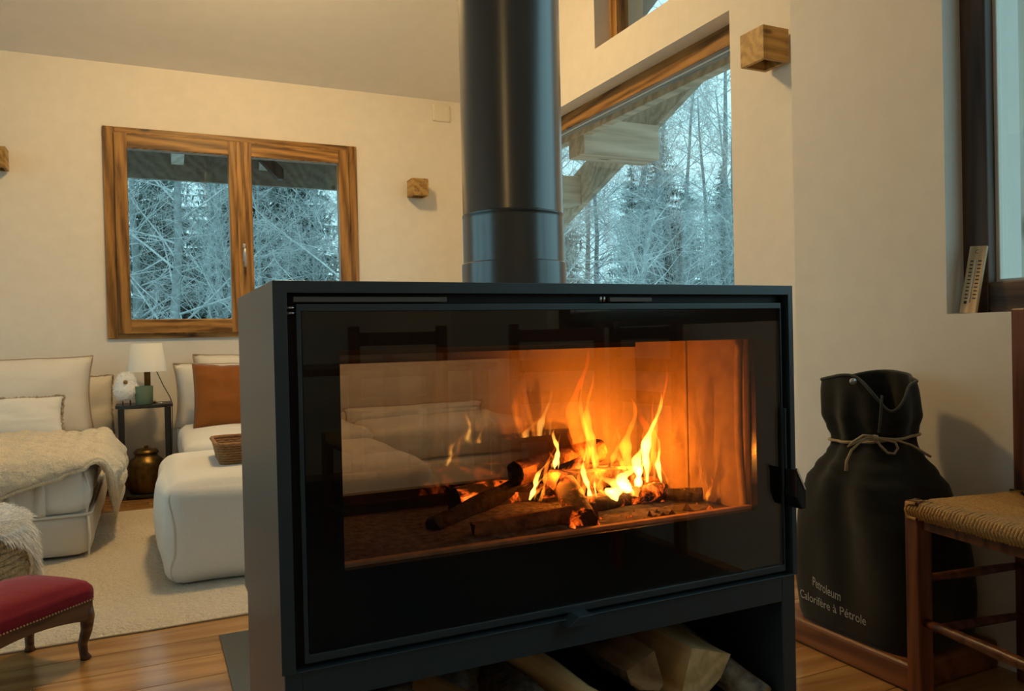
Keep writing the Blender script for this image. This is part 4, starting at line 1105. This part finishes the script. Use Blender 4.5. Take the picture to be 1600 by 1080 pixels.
# lettering printed on the side facing the room
def sack_text(body, size, y_start, z0, slant=0, xs=1):
    vs, fs = text_mesh(body, size); m = MB(); out = []
    for p in vs:
        Y = y_start-p.x*xs; z = z0+p.y-slant*p.x
        lo, hi = math.radians(110), math.radians(250)
        for _ in range(30):
            mid = (lo+hi)/2
            if sack_p(mid, z).y > Y: lo = mid
            else: hi = mid
        q = sack_p((lo+hi)/2, z); out.append(q+V((-.0042, -.0005, 0)))
    return m.add(out, fs).build('lettering', 'print_white', sk)
sack_text('Petroleum', .037, .098, .112, .10, .66)
sack_text('Calorifère à Pétrole', .034, .150, .064, .03, .86)

# ------------------------------------------------------------------ rush seated chair
CX, CY = 1.520, .128     # outer front corner leg nearest the sack
ch = thing('rush_chair', 'dark wooden chair with woven rush seat against the right wall', 'chair', (CX, CY, 0), math.radians(-8))
CW, CD, SH = .42, .335, .487
lg = .021
def post(x, y_, h, r, lean=0, top=1):
    mb = MB(); n = 6
    P = [(x-r, y_-r), (x+r, y_-r), (x+r, y_+r), (x-r, y_+r)]
    return MB().add([(a, b, 0) for a, b in P]+[(a+lean, b, h) for a, b in P], [(3, 2, 1, 0), (4, 5, 6, 7), (0, 1, 5, 4), (1, 2, 6, 5), (2, 3, 7, 6), (3, 0, 4, 7)])
post(0, 0, SH+.004, lg).build('leg', 'chairwood', ch, .004); post(0, -CW, SH+.004, lg).build('leg', 'chairwood', ch, .004)
post(CD, -.01, .955, lg*.95, .0).build('leg', 'chairwood', ch, .004); post(CD, -CW+.01, .955, lg*.95, .0).build('leg', 'chairwood', ch, .004)
def rung(p, q, r=.010): 
    P, Q = V(p), V(q); MB().tube([P, P.lerp(Q, .2), P.lerp(Q, .5), P.lerp(Q, .8), Q], [r*.8, r, r*1.15, r, r*.8], 10).build('rung', 'chairwood', ch, smooth=True)
for y_ in (0, -CW):
    rung((0, y_, .300), (CD, y_*.95-.005, .300)); rung((0, y_, .172), (CD, y_*.95-.005, .172))
rung((0, 0, .200), (0, -CW, .200), .012); rung((0, 0, .30), (0, -CW, .30), .0); rung((CD, -.01, .22), (CD, -CW+.01, .22))
MB().box(-.010, .010, -CW+lg, -lg, .425, .462).build('front_rail', 'chairwood', ch, .003)
MB().box(lg, CD-lg, -.010, .008, .430, .462).build('side_rail', 'chairwood', ch, .003); MB().box(lg, CD-lg, -CW-.008, -CW+.010, .430, .462).build('side_rail', 'chairwood', ch, .003)
MB().box(CD-.010, CD+.010, -CW+.03, -.03, .430, .462).build('back_rail', 'chairwood', ch, .003)
for z in (.60, .74, .875): MB().box(CD-.008, CD+.008, -CW+.03, -.03, z, z+.055).build('back_slat', 'chairwood', ch, .005)
mb = MB(); x0_, x1_, y0_, y1_ = -.022, CD+.004, -CW-.012, .012; cx, cy = (x0_+x1_)/2, (y0_+y1_)/2; zt = .487; rng = random.Random(2)
def strand(edge, inner, outd):
    e = V((edge[0], edge[1], 0)); i_ = V((inner[0], inner[1], 0)); o_ = V((outd[0], outd[1], 0)); j = rng.uniform(-.0012, .0012)
    P = [e-o_*.03+V((0, 0, zt-.036)), e-o_*.004+V((0, 0, zt-.034+j)), e+o_*.003+V((0, 0, zt-.016+j)), e-o_*.006+V((0, 0, zt-.002+j)), e-o_*.03+V((0, 0, zt+.003+j)), i_.lerp(e, .35)+V((0, 0, zt-.002)), i_+V((0, 0, zt-.012))]
    mb.tube(P, .0045, 5, cap=False)
nS = 50
for k in range(nS+1):
    t = k/nS; yv = y0_+(y1_-y0_)*t; xr = min(t, 1-t)*2
    strand((x0_, yv), (x0_+(cx-x0_)*xr, yv), (-1, 0)); strand((x1_, yv), (x1_+(cx-x1_)*xr, yv), (1, 0))
    xv = x0_+(x1_-x0_)*t; yr = min(t, 1-t)*2
    strand((xv, y0_), (xv, y0_+(cy-y0_)*yr), (0, -1)); strand((xv, y1_), (xv, y1_+(cy-y1_)*yr), (0, 1))
tag(mb.build('rush_weave', 'rush', ch, smooth=True), kind='stuff')
MB().box(.0, CD-.01, -CW+.01, -.01, .466, .474).build('seat_core', 'rush', ch)

# ------------------------------------------------------------------ thermometer on the sill
tm = thing('thermometer', 'pale wooden thermometer leaning in the corner of the near right window', 'thermometer', (XN+.030, .262, .9485)); tm.rotation_euler = (math.radians(4), math.radians(10), 0)
MB().box(-.005, .005, -.026, .022, 0, .190).build('board', 'therm', tm, .0015)
MB().tube([(-.0058, -.003, .03), (-.0058, -.003, .150)], .0022, 6).build('glass_tube', 'white', tm, smooth=True)
mb = MB()
for k in range(11):
    z = .040+k*.0105
    mb.box(-.0056, -.0049, .004, .013, z, z+.0035); mb.box(-.0056, -.0049, -.020, -.010, z, z+.0035)
tag(mb.build('scale_marks', 'ink', tm), kind='stuff')
for (body, yv, zv, sz) in (('C', .004, .168, .016),):
    vs, fs = text_mesh(body, sz); MB().add([(-.0053, yv-p.x, zv+p.y) for p in vs], fs).build('lettering', 'ink', tm)
MB().box(-.0056, -.0049, .004, .012, .026, .034).build('maker_mark', 'ink', tm)

# ------------------------------------------------------------------ dining corner behind the camera, chairs mirrored in the stove glass, table and rug added
dt = thing('added_dining_table', 'dark wooden dining table added behind the camera to darken stove reflections', 'table', (.75, -3.0, .0126))  # unseen table added so its dark wood darkens the glass reflection
MB().box(-.75, .75, -.45, .45, .73, .765).build('table_top', 'chairwood', dt, .004)
for x in (-.68, .68):
    for y_ in (-.38, .38): MB().box(x-.035, x+.035, y_-.035, y_+.035, 0, .73).build('leg', 'chairwood', dt, .004)
for (x, y_, rz, lab) in ((.55, -2.30, 1.45, 'rush seated chair at the dining table, mirrored left of the flames'), (1.35, -2.25, 1.75, 'rush seated chair at the dining table, mirrored right of the other'), (1.45, -1.35, -.1, 'rush seated chair under the near right window, out of frame')):
    c = copy_tree(ch); c.location = (x, y_, .0126); c.rotation_euler = (0, 0, rz); c['label'] = lab

nr = thing('added_dining_rug', 'dark navy rug added under the dining table to darken stove reflections', 'rug')  # unseen rug added so the stove glass mirrors a dark floor
M_['navy'] = fabric('navy_wool', (.02, .025, .045), 130, .6, .15, 1, 60)
MB().rbox(2.5, 2.9, .012, .005, 8, (.55, -2.45, .0065)).build('pile', 'navy', nr)
